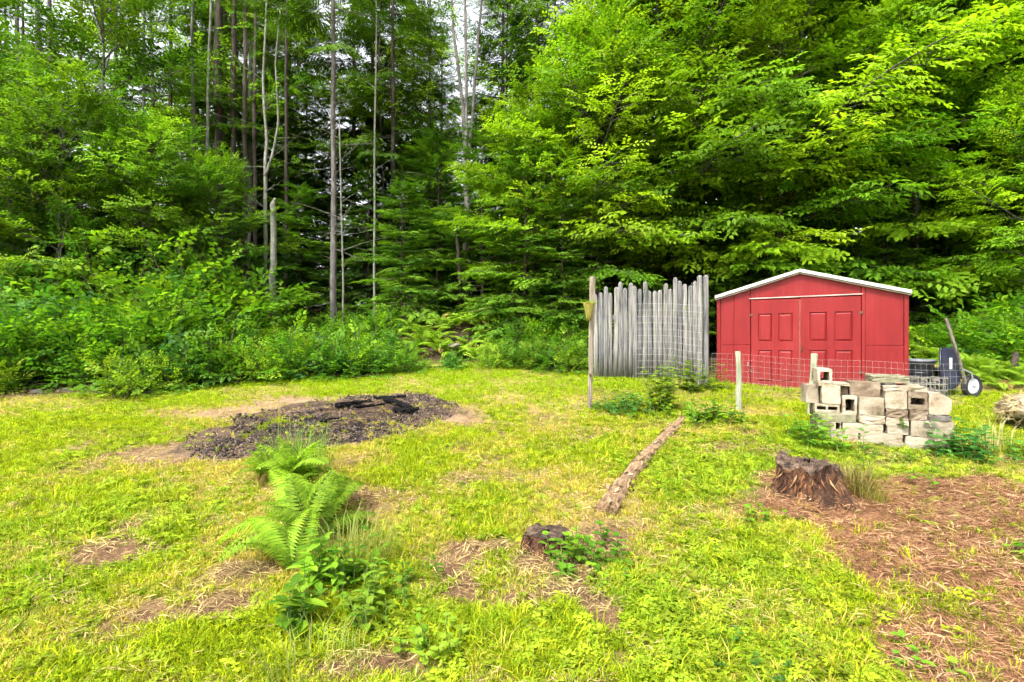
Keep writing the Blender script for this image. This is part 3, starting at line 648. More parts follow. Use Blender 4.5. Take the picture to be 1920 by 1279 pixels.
for px, d, s, lb in [(755, 12.6, .78, 'small hemlock with flat bright boughs right of the grey pine'), (985, 11.6, .95, 'bushy hemlock with drooping sprays left of the picket fence'), (1055, 11.0, .72, 'low hemlock leaning out behind the planter post'),
                     (905, 13.5, 1.15, 'slim hemlock beside the three-stemmed trunk'), (560, 13.8, .9, 'small hemlock behind the broken grey snag'), (820, 15.0, 1.25, 'hemlock filling the shade left of the three-stemmed trunk'),
                     (1660, 12.0, .8, 'small hemlock in the shade just behind the shed'), (1370, 11.8, .75, 'small hemlock in the dark gap between shed and picket fence'), (1810, 12.2, .8, 'small hemlock behind the upright wheelbarrow')]:
    place('hemlock_sapling', lb, 'tree', cE, gd(px, d), fr.uniform(0, 6.28), s)

def bare_tree(name, label, stems, d, mat, twigs=0, seed=0, crown=None):
    """stems: list of [(px, py, width_px) ...] drawn at depth d, with a real round section"""
    rng = random.Random(seed); b = gd(stems[0][0][0], d); t = thing(name, label, 'tree', b); nr = np.random.default_rng(seed)
    P, D, U, S, C = [], [], [], [], []
    for st in stems:
        pts = [at(px, py, d+.25*k*(.3 if len(stems) > 1 else 0))-b for k, (px, py, w_) in enumerate(st)]; rad = [w_*.36/FPX*d for _, _, w_ in st]
        mb = MB(); fine = []; fr_ = []
        for a in range(len(pts)-1):
            for q in range(4):
                f = q/4; fine.append(pts[a].lerp(pts[a+1], f)+Vector((rng.uniform(-1, 1), rng.uniform(-1, 1), 0))*rad[a]*.25); fr_.append(rad[a]*(1-f)+rad[a+1]*f)
        fine.append(pts[-1]); fr_.append(rad[-1]); mb.tube(fine, fr_, 9, jit=.07, rng=rng)
        for k in range(twigs):
            i = rng.randrange(2, len(fine)-1); pth = limb_path(nr, fine[i], rng.uniform(0, 6.28), R_(rng.uniform(-10, 40)), rng.uniform(.3, 1.3), 5, .2, .12); mb.tube(pth, [.009*(1-.7*z/5) for z in range(6)], 4, cap=False)
            if crown and fine[i].z > crown[0]:
                for s in (.5, .75, 1):
                    p, dd = along(pth, s); P.append(p); D.append(dd); U.append((nr.normal(0, .3), nr.normal(0, .3), 1)); S.append(nr.uniform(.7, 1.3)); C.append(tints(nr, 1, MAPLE)[0])
        mb.obj('trunk', mat, t, smooth=True)
    if P:
        V, Q, T = grow(crown[1], P, D, U, S, C, nr); link('crown', np_mesh('crown', V, Q, None, M_leaf, T), t)
    return t
bare_tree('broken_snag', 'short grey snag snapped off and jagged at the top', [[(511, 690, 20), (512, 520, 17), (513, 430, 15), (512, 385, 13), (516, 372, 5)]], 12.2, M_barkp, 0, 1)
bare_tree('forked_birch', 'thin pale birch forking into two stems beside the snag', [[(494, 690, 12), (498, 450, 10), (497, 330, 9), (500, 265, 8), (493, 150, 6), (500, 0, 5), (498, -150, 3)], [(498, 330, 7), (512, 285, 6), (522, 230, 5), (516, 120, 4), (525, 20, 3)]], 12.8, M_barkp, 16, 2, (5.5, SMALL))
bare_tree('thin_birch', 'very thin pale stem standing between grey pine and three-stemmed trunk', [[(703, 680, 8), (702, 470, 6), (702, 270, 5), (706, 60, 4), (704, -80, 2)]], 13.4, M_barkp, 10, 3, (5.5, SMALL))
bare_tree('three_stemmed_tree', 'trunk dividing into three long bare stems against the white sky', [[(873, 660, 18), (872, 500, 16), (876, 400, 15), (872, 290, 14), (868, 200, 9), (850, 60, 7), (842, -100, 5)], [(874, 300, 9), (874, 150, 8), (872, 0, 7), (874, -140, 4)], [(876, 330, 10), (884, 240, 9), (893, 120, 7), (903, 0, 6), (908, -120, 4)]], 14.2, M_bark, 14, 4, (7.5, SMALL))
bare_tree('leaning_dead_trunk', 'dead brown trunk leaning against the base of the three-stemmed tree', [[(868, 650, 11), (862, 540, 11), (858, 450, 9), (856, 420, 5)]], 13.2, M_barkd, 2, 5)
bare_tree('pale_maple_pole', 'pale greenish pole trunk standing left of the dark gap', [[(380, 690, 13), (386, 430, 10), (388, 300, 9), (390, 180, 7), (395, 20, 6), (400, -140, 3)]], 13.2, M_barkp, 16, 6, (4.6, BROAD))
bare_tree('grey_maple_pole', 'slim grey pole trunk half covered by the young maple', [[(358, 690, 12), (360, 370, 9), (362, 230, 8), (360, 60, 6), (365, -120, 3)]], 14.2, M_bark, 14, 7, (4.6, BROAD))
bare_tree('thin_dead_pole', 'thin dead pole close beside the grey pine trunk', [[(644, 690, 6), (643, 500, 5), (640, 380, 4), (636, 220, 3)]], 12.9, M_barkp, 12, 8)
for (px, w_, lb, mt) in [(150, 9, 'slim grey trunk just left of the slender maple', 0), (215, 10, 'slim brown trunk just right of the slender maple', 1), (268, 9, 'slim grey trunk in the gap over the young maple', 0), (318, 10, 'dark slim trunk left of the grey maple pole', 1), (408, 22, 'wide dark trunk just right of the pale greenish pole', 1), (436, 14, 'first dark brown trunk in the shady gap', 1), (458, 12, 'second dark brown trunk in the shady gap', 1), (476, 10, 'third dark brown trunk in the shady gap', 1), (535, 9, 'slim brown trunk right of the broken snag', 1)]:
    bare_tree('slim_trunk_tree', lb, [[(px, 700, w_+3), (px+2, 400, w_), (px+1, 200, w_-1), (px+3, 0, w_-3), (px, -150, max(2, w_-6))]], 15.5, (M_bark, M_barkd)[mt], 10, px, (6, BROAD))
for (px, w_, lb) in [(32, 12, 'grey trunk nearest the left border in the gap of the maples'), (70, 15, 'thicker grey trunk, second from the left border'), (92, 13, 'grey trunk, third from the left border')]:
    bare_tree('grey_trunk_tree', lb, [[(px, 700, w_+3), (px+2, 400, w_), (px+3, 200, w_-2), (px, 0, w_-4), (px, -150, w_-7)]], 17.5, M_bark, 12, px, (6, BROAD))

# --- the far wood
def far_wood():
    rng = np.random.default_rng(31); pr = []
    for k, (sd, H, R, zc) in enumerate([(41, 15, 2.8, .8), (42, 12, 2.6, .5)]):
        tm, cm = conifer(sd, H, R, zc, HEM, .14, .55, 4, .9); pr.append(bpy.data.objects.new(f'far_conifer_{k}', cm)); 
    n = 230; y = rng.uniform(27, 52, n); x = rng.uniform(-1.35, 1.35, n)*y; s = rng.uniform(.55, .85, n)
    o = scatter('far_woods', np.stack([x, y, zg(x, y)-.1], -1), rots(rng, n, .02), s, rng.integers(0, 2, n), np.ones((n, 3)), pr, 'far dark wood of conifers behind all the standing trees')
far_wood()

# --- undergrowth along the lawn's edge
S1 = shrub(51, 1.15, .75, 32, BUSH, BROAD, .85, .75, 8); S2 = shrub(52, 1.7, .9, 34, BUSH, BROAD, 1.2, .6, 10); S3 = shrub(53, .75, .6, 30, BLUE, BIGLF, .85, .8, 7)
S4 = shrub(54, 2.5, 1.1, 34, MAPLE, BIGLF, 1.1, .5, 12); S5 = shrub(55, 1.0, .7, 30, [(.10, .21, .016), (.19, .31, .022), (.28, .39, .028)], BROAD, .8, .7, 8)
S6 = shrub(56, 2.2, 1.0, 36, BLUE, BIGLF, 1.0, .55, 12)
LB = {0: ('leafy_shrub', 'small-leaved green shrub in the front row of the undergrowth', S1), 1: ('leafy_bush', 'waist-high leafy bush in the undergrowth along the lawn', S2), 2: ('low_bush', 'low bush with broad bluish leaves at the lawn edge', S3),
      3: ('tall_bush', 'tall arching bush in the back row of the undergrowth', S4), 4: ('yellow_shrub', 'light yellow-green shrub among the darker undergrowth', S5), 5: ('broadleaf_bush', 'tall bush with large bluish leaves on the left of the undergrowth', S6)}
GB = ('small-leaved shrubs of the undergrowth', 'leafy bushes of the undergrowth', 'low bluish bushes of the undergrowth', 'tall arching bushes of the undergrowth', 'yellow-green shrubs of the undergrowth', 'tall bluish bushes of the undergrowth')
def bush(kind, px, py=None, d=None, s=1.0):
    nm, lb, ms = LB[kind]; loc = gp(px, py) if d is None else gd(px, d)
    place(nm, lb, 'bush', ms, loc, fr.uniform(0, 6.28), s*fr.uniform(.72, 1.22), GB[kind], ('stems', 'foliage'))['look'] = ('small-leaved shrub', 'waist-high leafy bush', 'low bluish-leaved bush', 'tall arching bush', 'light yellow-green shrub', 'tall bluish-leaved bush')[kind]
for px, py, k, s in [(-40, 745, 4, .8), (20, 728, 0, .75), (245, 742, 4, .7), (285, 728, 2, 1.0), (345, 722, 2, 1.05), (320, 728, 4, .6), (450, 716, 0, .85), (500, 712, 4, .75), (560, 706, 0, .9), (610, 704, 2, 1.0), (655, 702, 0, .8), (700, 700, 2, .95), (745, 697, 0, .55), (790, 694, 4, .42),
                     (850, 692, 2, .45), (925, 690, 4, .45), (960, 690, 0, .45), (1005, 691, 4, .55), (1050, 693, 0, .7), (1085, 697, 4, .65), (1000, 690, 2, .6), (590, 700, 4, .75), (690, 697, 4, .7), (130, 715, 0, .8), (200, 718, 0, .9), (405, 714, 0, .8)]:
    bush(k, px, py, s=s)
for px, d, k, s in [(-60, 8.4, 5, .9), (40, 8.3, 1, .9), (110, 8.6, 5, .8), (180, 8.9, 1, 1.0), (310, 9.3, 1, .95), (370, 9.6, 2, 1.5), (430, 9.9, 1, .9), (490, 10.3, 4, 1.0), (540, 10.4, 1, .55), (590, 10.5, 4, .8), (690, 10.8, 0, .8), (735, 10.6, 2, .8), (1010, 10.9, 0, .9), (1070, 10.6, 1, .6),
                    (-80, 9.8, 3, 1.1), (0, 9.7, 5, 1.15), (75, 9.9, 3, 1.05), (150, 10.3, 3, 1.15), (225, 10.4, 5, 1.1), (300, 10.6, 3, 1.05), (370, 10.9, 3, .95), (435, 11.4, 1, 1.15), (545, 11.6, 3, .55), (590, 12.0, 1, .7), (670, 12.0, 1, .6), (720, 12.2, 0, .8), (60, 11.5, 3, 1.4), (160, 11.8, 3, 1.45), (270, 12.2, 3, 1.35), (350, 12.6, 3, 1.3), (-40, 11.2, 3, 1.4), (420, 13.0, 3, .95), (640, 13.0, 3, .45),
                    (1960, 8.8, 1, .9), (1890, 9.6, 1, .8), (1780, 10.2, 1, .8)]:
    bush(k, px, d=d, s=s)
# ------------------------------------------------------------------ the red shed
M_track = stone_mat('pinkish_track', [(.3, (.26, .12, .11)), (.6, (.46, .36, .33))], 9, (.3, 1, 1), rand=.02)
def make_shed():
    A = Vector((3.40, 8.50)); B = Vector((5.81, 7.50)); W = (B-A).length; rz = math.atan2(B.y-A.y, B.x-A.x)
    t = thing('garden_shed', 'small red garden shed with white-trimmed low gable and double panelled doors', 'shed', (A.x, A.y, .80), rz)
    DP, WH, AP = 2.3, 1.50, 1.865; mid = W*.46
    def roof_z(x): return WH+(AP-WH)*(x/mid if x < mid else (W-x)/(W-mid))
    d0, dm, d1 = W*.195, W*.463, W*.775                                # left door, meeting edge, right door
    hd = 1.46
    # front cladding: upright sheets between battens, each its own piece
    cuts = [0, W*.028, W*.10, W*.185]
    def sheet(x0, x1, y0, y1, z0, za, zb):
        if x1-x0 < .1: MB().prism([(x0, z0), (x1, z0), (x1, zb), (x0, za)], y0, y1).obj('wall_panel', M_red, t, bevel=.003); return
        MB().box(x0, x1, y0, y1, z0, .70).obj('wall_panel', M_red, t, bevel=.003); MB().prism([(x0, .704), (x1, .704), (x1, zb), (x0, za)], y0+.003, y1).obj('wall_panel', M_red, t, bevel=.003)
    for i, (x0, x1) in enumerate([(0, .055), (.058, .26), (.263, d0-.004)]): sheet(x0, x1, .0 if i else -.012, .035, .02, roof_z(x0)-.012, roof_z(x1)-.012)
    for i, (x0, x1) in enumerate([(d1+.004, d1+.05), (d1+.053, W-.058), (W-.055, W)]): sheet(x0, x1, .0 if i == 1 else -.012, .035, .02, roof_z(x0)-.012, roof_z(x1)-.012)
    g = MB(); g.prism([(d0, hd), (d1, hd+.02), (d1, roof_z(d1)-.012), (mid, AP-.012), (d0, roof_z(d0)-.012)], .0, .035); g.obj('gable_panel', M_red, t, bevel=.003)
    for nm, x in (('side_wall', 0.0), ('side_wall', W-.03)): MB().box(x, x+.03, .037, DP, .02, WH-.015).obj(nm, M_red, t)
    MB().prism([(0.032, .02), (W-.032, .02), (W-.032, roof_z(W-.032)-.015), (mid, AP-.015), (.032, roof_z(.032)-.015)], DP-.03, DP-.001).obj('back_wall', M_red, t)
    # roof sheets and white barge boards
    for (xa, xb, za, zb) in ((-.02, mid, roof_z(0)-.012, AP+.004), (mid, W+.012, AP+.004, roof_z(W)-.012)):
        MB().prism([(xa, za), (xb, zb), (xb, zb+.022), (xa, za+.022)], -.06, DP+.06).obj('roof_sheet', M_white, t)
    for (xa, xb, za, zb) in ((-.03, mid, roof_z(0)-.042, AP-.026), (mid, W+.02, AP-.026, roof_z(W)-.042)):
        MB().prism([(xa, za), (xb, zb), (xb, zb+.052), (xa, za+.052)], -.085, -.062).obj('barge_board', M_white, t, bevel=.004)
        MB().prism([(xa+.01, za-.022), (xb, zb-.022), (xb, zb-.006), (xa+.01, za-.006)], -.05, -.004).obj('trim_strip', M_white, t, bevel=.002)
    # doors: a leaf with recessed panels, raised fields inside
    def door(x0, x1, z0, z1, hinge_x, lab):
        w_ = x1-x0; d = thing_part('door', t); h = z1-z0
        cols = [(x0+.16*w_, x0+.44*w_), (x0+.58*w_, x0+.86*w_)]; rows = [(z0+.10*h, z0+.44*h), (z0+.54*h, z0+.84*h)]
        xs = [x0, cols[0][0], cols[0][1], cols[1][0], cols[1][1], x1]; zs = [z0, rows[0][0], rows[0][1], rows[1][0], rows[1][1], z1]
        m = MB(); cell_slab(m, xs, zs, {(1, 1), (3, 1), (1, 3), (3, 3)}, -.022, -.002); m.obj('door_leaf', M_red, d, bevel=.006)
        for cx in cols:
            for rz_ in rows:
                mm = MB(); a, b = cx; c, e = rz_; y0, y1 = -.0025, -.017; k = .030
                mm.v = [(a, y0, c), (b, y0, c), (b, y0, e), (a, y0, e), (a+k, y1, c+k), (b-k, y1, c+k), (b-k, y1, e-k), (a+k, y1, e-k)]
                mm.f = [(0, 1, 5, 4), (1, 2, 6, 5), (2, 3, 7, 6), (3, 0, 4, 7), (4, 5, 6, 7)]; mm.obj('door_panel', M_red, d)
        for hz in (z0+.22*h, z0+.83*h): MB().box(hinge_x-.028, hinge_x+.028, -.029, -.0225, hz-.022, hz+.022).obj('hinge', M_hinge, d, bevel=.002)
    def thing_part(nm, par):
        o = bpy.data.objects.new(nm, None); COL.objects.link(o); o.parent = par; return o
    door(d0+.004, dm-.006, -.03, hd-.03, d0+.01, 'l'); door(dm+.008, d1-.004, -.03, hd-.012, d1-.01, 'r')
    MB().box(dm-.0055, dm+.0075, -.014, .0, -.02, hd-.03).obj('door_gap_strip', M_seam, t)
    MB().box(dm+.02, dm+.035, -.05, -.0225, .60, .68).obj('door_latch', M_hinge, t, bevel=.004)
    b = MB(); b.prism([(d0-.02, hd-.022), (d1+.01, hd+.006), (d1+.01, hd+.026), (d0-.02, hd-.004)], -.036, -.012); b.obj('door_track', M_track, t, bevel=.003)
    MB().box(d0-.05, d0-.03, -.03, -.013, .36, .42).obj('padlock', M_steel, t, bevel=.004)
    MB().box(-.01, d0+.02, -.03, .03, -.05, .018).obj('sill_board', M_white, t, bevel=.004)
    MB().box(d0+.06, W+.02, .0, .05, -.16, -.035).obj('sill_beam', M_board, t, bevel=.006)
def cell_slab(m, xs, zs, holes, y0, y1):
    """a slab in the xz plane with rectangular openings, closed faces all round"""
    nx, nz = len(xs)-1, len(zs)-1; solid = lambda i, j: 0 <= i < nx and 0 <= j < nz and (i, j) not in holes; ids = {}
    def v(i, j, k):
        if (i, j, k) not in ids: ids[i, j, k] = len(m.v); m.v.append((xs[i], (y0, y1)[k], zs[j]))
        return ids[i, j, k]
    for i in range(nx):
        for j in range(nz):
            if not solid(i, j): continue
            m.f.append((v(i, j, 0), v(i+1, j, 0), v(i+1, j+1, 0), v(i, j+1, 0))); m.f.append((v(i, j, 1), v(i, j+1, 1), v(i+1, j+1, 1), v(i+1, j, 1)))
            if not solid(i-1, j): m.f.append((v(i, j, 0), v(i, j+1, 0), v(i, j+1, 1), v(i, j, 1)))
            if not solid(i+1, j): m.f.append((v(i+1, j, 0), v(i+1, j, 1), v(i+1, j+1, 1), v(i+1, j+1, 0)))
            if not solid(i, j-1): m.f.append((v(i, j, 0), v(i, j, 1), v(i+1, j, 1), v(i+1, j, 0)))
            if not solid(i, j+1): m.f.append((v(i, j+1, 0), v(i+1, j+1, 0), v(i+1, j+1, 1), v(i, j+1, 1)))
make_shed()

# ------------------------------------------------------------------ picket screen, posts, wire
def picket_mesh(w_, h, seed):
    r = random.Random(seed); pr = [(-w_/2, 0), (w_/2, 0)]; n = 7
    for k in range(n): a = math.pi*k/(n-1); pr.append((w_/2*math.cos(a), h-w_*.55+w_*.55*math.sin(a)))
    m = MB(); q = w_/2; m.tube([(0, 0, 0), (0, 0, h*.35), (0, 0, h*.7), (0, 0, h-q*1.1), (0, 0, h-q*.5), (0, 0, h-q*.12), (0, 0, h)], [q, q, q*.98, q*.96, q*.8, q*.45, q*.12], 10)
    m.v = [(x+.005*math.sin(z*3+seed), math.copysign(min(abs(y), q*.55)*.62, y)+.006*math.sin(z*2.1+seed*2), z) for x, y, z in m.v]; return m.mesh('picket', M_picket, smooth=True)
def make_fence():
    o = gd(1113, 8.95); t = thing('picket_fence', 'tall silver-grey stockade fence of round-topped pickets beside the shed', 'fence', o)
    tops = [551, 548, 537, 549, 538, 528, 540, 530, 536, 542, 528, 545, 546, 544, 532, 542, 521, 527, 533, 536, 528]
    x1 = (1306-1113)/FPX*8.85; n = len(tops)
    for k, ty in enumerate(tops):
        x = (k+.5)/n*x1; y = -.12*x/x1+(.01 if k % 2 else 0); zb = float(zg(o.x+x, o.y+y))-o.z-.03; h = EYE-(ty-HOR)/FPX*8.9-o.z-zb
        p = link('picket', picket_mesh(x1/n*.965, h, k), t, (x, y, zb)); p.rotation_euler = (R_(random.uniform(-.6, .6)), R_(random.uniform(-.7, .7)), R_(random.uniform(-3, 3)))
    for z in (.45, 1.05):
        r = MB().box(-.02, x1+.05, .03, .065, z-.04, z+.04).obj('rail', M_picket, t); r.rotation_euler.z = -.12/x1
    for k, (px, ty) in enumerate(((1312, 517), (1323.5, 516))):
        b = gd(px, 8.2); m = MB(); w_ = .043; h = EYE-(ty-HOR)/FPX*8.2-b.z; m.tube([(0, 0, -.15), (.006, 0, h*.5), (0, 0, h-.03), (0, 0, h)], [w_, w_*.97, w_*.95, w_*.6], 10)
        m.obj('end_post', M_picket, t, b-o, smooth=False, bevel=0)
make_fence()
def post(name, label, base, top, r0, r1, mat, seed, seg=9):
    r = random.Random(seed); t = thing(name, label, 'post', base); d = top-base; n = 7; P = []; R = []
    for k in range(n+1):
        f = k/n; P.append(d*f+Vector((r.uniform(-1, 1), r.uniform(-1, 1), 0))*r0*.18+(Vector((0, 0, -.12)) if k == 0 else Vector())); R.append(r0+(r1-r0)*f)
    MB().tube(P, R, seg, jit=.1, rng=r).obj('shaft', mat, t); return t
b = gp(1106, 766); tp = post('garden_post', 'slim weathered pole with a cone planter hung on it, left of the fence', b, at(1111, 519, 6.75), .026, .040, M_post, 3)
MB().box(-.012, .012, -.048, -.03, .42, .46).obj('bracket', M_hinge, tp)
b = gp(1385, 770); post('garden_post', 'short upright post with pale lichened top in front of the shed', b, at(1384.5, 659, 6.6), .038, .032, M_mosspost, 4)
b = gp(1519, 778); post('garden_post', 'short leaning lichened post at the left end of the block pile', b, at(1527, 664, 6.25), .040, .036, M_mosspost, 5)

def make_planter():
    c = at(1104, 602, 6.62); t = thing('wall_planter', 'olive cone planter full of moss hanging on the slim pole', 'planter', c)
    k = 1/FPX*6.62
    MB().lathe([(.028, 0), (.040, .06), (.058, .15), (.074, .22), (.080, .235), (.072, .238), (.066, .21)], 16, cap=True).obj('cone', M_planter, t, smooth=True)
    rng = np.random.default_rng(3); n = 46; a = rng.uniform(0, 6.28, n); rr = .07*np.sqrt(rng.random(n)); P = np.stack([rr*np.cos(a), rr*np.sin(a), .215+rng.uniform(0, .025, n)], -1)
    D = np.stack([np.cos(a)*.7, np.sin(a)*.7, rng.uniform(.0, .9, n)], -1); V, Q, T = grow(SMALL, P, D, np.tile([0, 0, 1.0], (n, 1))+rng.normal(0, .3, (n, 3)), np.full(n, .22), tints(rng, n, [(.12, .22, .02), (.26, .34, .03)]), rng)
    link('moss', np_mesh('moss', V, Q, None, M_leaf, T), t)
make_planter()

def wire_fence(name, label, pts, h, cw, ch, r=.0012, lift=.02, seed=1):
    rr = random.Random(seed); b = Vector(pts[0]); t = thing(name, label, 'wire fence', b); P = [Vector(p)-b for p in pts]
    seg = [(P[i+1]-P[i]).length for i in range(len(P)-1)]; tot = sum(seg)
    def ev(s):
        for i, l in enumerate(seg):
            if s <= l or i == len(seg)-1: return P[i].lerp(P[i+1], s/l)
            s -= l
    n = int(tot/cw); m = MB()
    def off(s, z): return Vector((.012*math.sin(s*3+z*2), .02*math.sin(s*2.3+seed)+.01*math.sin(z*7+s), .01*math.sin(s*4)))
    for k in range(n+1):
        s = k*cw; p = ev(s); m.tube([p+Vector((0, 0, lift+h*q/3))+off(s, h*q/3) for q in range(4)], r, 3, cap=False)
    nz = int(h/ch)
    for j in range(nz+1):
        z = lift+h*j/nz; ns = max(2, int(tot/.25)); m.tube([ev(tot*q/ns)+Vector((0, 0, z))+off(tot*q/ns, z-lift) for q in range(ns+1)], r*1.15, 3, cap=False)
    o = m.obj('wire_mesh', M_wire, t); o['kind'] = 'stuff'; return t
wire_fence('wire_fence', 'low galvanised wire mesh running in front of the shed', [gd(1334, 8.0), gd(1440, 7.75), gd(1560, 7.35), gd(1700, 7.05), gd(1812, 6.95)], .52, .075, .075)
wire_fence('wire_netting', 'tall piece of wire mesh leaning on the picket fence', [gd(1192, 8.66), gd(1255, 8.58), gd(1318, 8.02)], 1.28, .10, .10, r=.0022, seed=4)

# ------------------------------------------------------------------ pile of concrete blocks: every block is a thing
PA = Vector((*G(1550, 826), 0)); PB = Vector((*G(1785, 850), 0)); PAX = (PB-PA).normalized(); PIN = Vector((-PAX.y, PAX.x, 0)); PRZ = math.atan2(PAX.y, PAX.x)
def on_face(u, v):                                                     # reading of the pile's front face
    px, py = 1500+u/5.8125, 660+v/5.8125; r = Vector(((px-960)/FPX, 1.0, 0)); q = (PA.x*PAX.y-PA.y*PAX.x)/(r.x*PAX.y-r.y*PAX.x)
    p = r*q; return (p-PA).dot(PAX), EYE-(py-HOR)/FPX*q
def rough_block(m, name, mat, par, jit, seed, bev=.004, cutn=0):
    me = m.mesh(name, mat, bevel=bev, seg=2); r = random.Random(seed); bm = bmesh.new(); bm.from_mesh(me)
    long_ = [e for e in bm.edges if e.calc_length() > .06]; bmesh.ops.subdivide_edges(bm, edges=long_, cuts=3, use_grid_fill=True)
    for v in bm.verts: v.co += Vector((r.gauss(0, jit), r.gauss(0, jit), r.gauss(0, jit)))
    bm.to_mesh(me); bm.free(); return me
BLK = []
def block(name, label, u0, u1, v0, v1, depth=.2, back=0.0, holes=None, mat=None, tilt=0.0, yaw=0.0, seed=0, zfix=None, poly=None, jit=.0016, cat='concrete block'):
    sa, za = on_face((u0+u1)/2, v1); sb, zb = on_face((u0+u1)/2, v0); s0, _ = on_face(u0, (v0+v1)/2); s1, _ = on_face(u1, (v0+v1)/2)
    if zfix: za, zb = zfix
    w_ = s1-s0-.006; h = zb-za; c = PA+PAX*((s0+s1)/2)+PIN*back; m = MB()
    if poly: m.prism([(x*w_-w_/2, z*h) for x, z in poly], 0, depth)
    elif holes:
        xs, zs, hl = holes; m2 = MB(); cell_slab(m2, [x*w_-w_/2 for x in xs], [z*h for z in zs], set(hl), 0, depth); m = m2
    else: m.box(-w_/2, w_/2, 0, depth, 0, h)
    me = rough_block(m, name, mat or M_conc, None, jit, seed+int(u0)); o = link(name, me, None, (c.x, c.y, za+.0015)); o.rotation_euler = (0, R_(tilt), PRZ+R_(yaw))
    tag(o, label, cat, 'blocks of the concrete pile'); return o
H1 = ([0, .2, .82, 1], [0, .18, .82, 1], [(1, 1)])
H2 = ([0, .08, .44, .54, .9, 1], [0, .3, .72, 1], [(1, 1), (3, 1)])
# row 0
block('concrete_slab', 'half-buried pale slab at the foot of the block pile, left part', 330, 868, 965, 1105)
block('concrete_slab', 'half-buried greenish slab at the foot of the block pile, right part', 884, 1420, 1000, 1140, mat=M_concm)
# row 1
block('concrete_block', 'long low block at the left end of the pile, second course up', 215, 640, 868, 965)
block('concrete_block', 'long low block in the middle of the pile, second course up', 650, 1126, 893, 1000)
block('concrete_block', 'long low grey block under the biggest block at the right', 1148, 1640, 938, 1052)
# row 2
block('concrete_block', 'short pinkish block with a dark slot at its right end', 195, 450, 760, 862, holes=([0, .78, .97, 1], [0, .1, .9, 1], [(1, 1)]))
block('concrete_block', 'long low block right of the pinkish slotted block', 462, 912, 786, 888)
block('concrete_block', 'pinkish low block below the little plant', 948, 1188, 815, 905)
block('concrete_block', 'biggest plain block at the lower right corner of the pile', 1208, 1690, 757, 938, depth=.22)
# row 3
block('concrete_block', 'long low block streaked with yellow moss at the left', 165, 618, 664, 768, mat=M_concm)
block('concrete_block', 'ragged grey block with broken upper edge in the middle', 640, 925, 694, 786, mat=M_conc, jit=.005)
block('concrete_block', 'low grey block that carries the little plant', 935, 1188, 722, 812, mat=M_conc, jit=.003)
block('fieldstone', 'flat pale stone lying on the biggest block', 1400, 1655, 695, 757, mat=M_rock, jit=.006, cat='stone')
block('fieldstone', 'brown stained stone left of the flat pale stone', 1192, 1394, 638, 752, mat=M_concd, jit=.004, cat='stone')
# row 4
block('concrete_block', 'block with two black slots facing out, at the left of the pile', 160, 440, 575, 662, holes=H2)
block('concrete_block', 'block standing end-on with one square dark hole', 460, 628, 482, 690, depth=.28, holes=H1)
block('concrete_block', 'square grey block face right of the square-holed block', 640, 922, 502, 692, depth=.22)
block('fieldstone', 'low brown stained stone under the dark-faced block', 934, 1182, 628, 720, mat=M_concd, jit=.005, cat='stone')
# row 5
block('concrete_block', 'narrow pale block at the far left of the upper row', 78, 228, 372, 570, depth=.2, back=.10, yaw=8)
block('concrete_block', 'pale block with orange-stained foot, upper row', 236, 446, 374, 572, depth=.2)
block('concrete_block', 'dark block set back in the gap of the upper row', 452, 552, 352, 482, depth=.2, back=.10, mat=M_concd)
block('concrete_block', 'brown-streaked long block set back behind the square-holed block', 556, 905, 336, 500, depth=.2, back=.08, mat=M_concd)
block('concrete_block', 'dark-faced grey block with pale top, upper row', 925, 1170, 430, 625, depth=.25)
block('concrete_block', 'block with a broken brown core, upper row', 1176, 1396, 430, 635, depth=.25, holes=([0, .15, .85, 1], [0, .25, .62, 1], [(1, 1)]), mat=M_concd)
block('concrete_block', 'pale block with a sloped corner at the right end, upper row', 1402, 1660, 450, 690, depth=.22, poly=[(0, 0), (.86, 0), (1, .25), (1, .72), (.5, 1), (0, .97)])
# top
block('concrete_slab', 'thin pale cap slab lying at the left of the top', 195, 550, 345, 372, depth=.3, jit=.003)
block('concrete_slab', 'thin broken cap slab lying under the grey-green slab', 905, 1392, 380, 428, depth=.34, jit=.006)
block('concrete_slab', 'thick grey-green slab lying topmost on the right of the pile', 808, 1232, 275, 352, depth=.3, back=.10, mat=M_concm, jit=.004)
block('fieldstone', 'small stone wedged beneath the topmost grey-green slab', 940, 1085, 352, 379, depth=.24, back=.10, mat=M_rock, jit=.004, cat='stone')
block('concrete_block', 'small holed block sitting alone on top at the left', 185, 355, 190, 344, depth=.38, holes=H1)
# added hearting: support for the pile, widened behind its holes to keep them dark
block('concrete_block', 'added backing block behind the pile, keeping its holes dark', 180, 1400, 445, 960, depth=.2, back=.30, mat=M_concd)

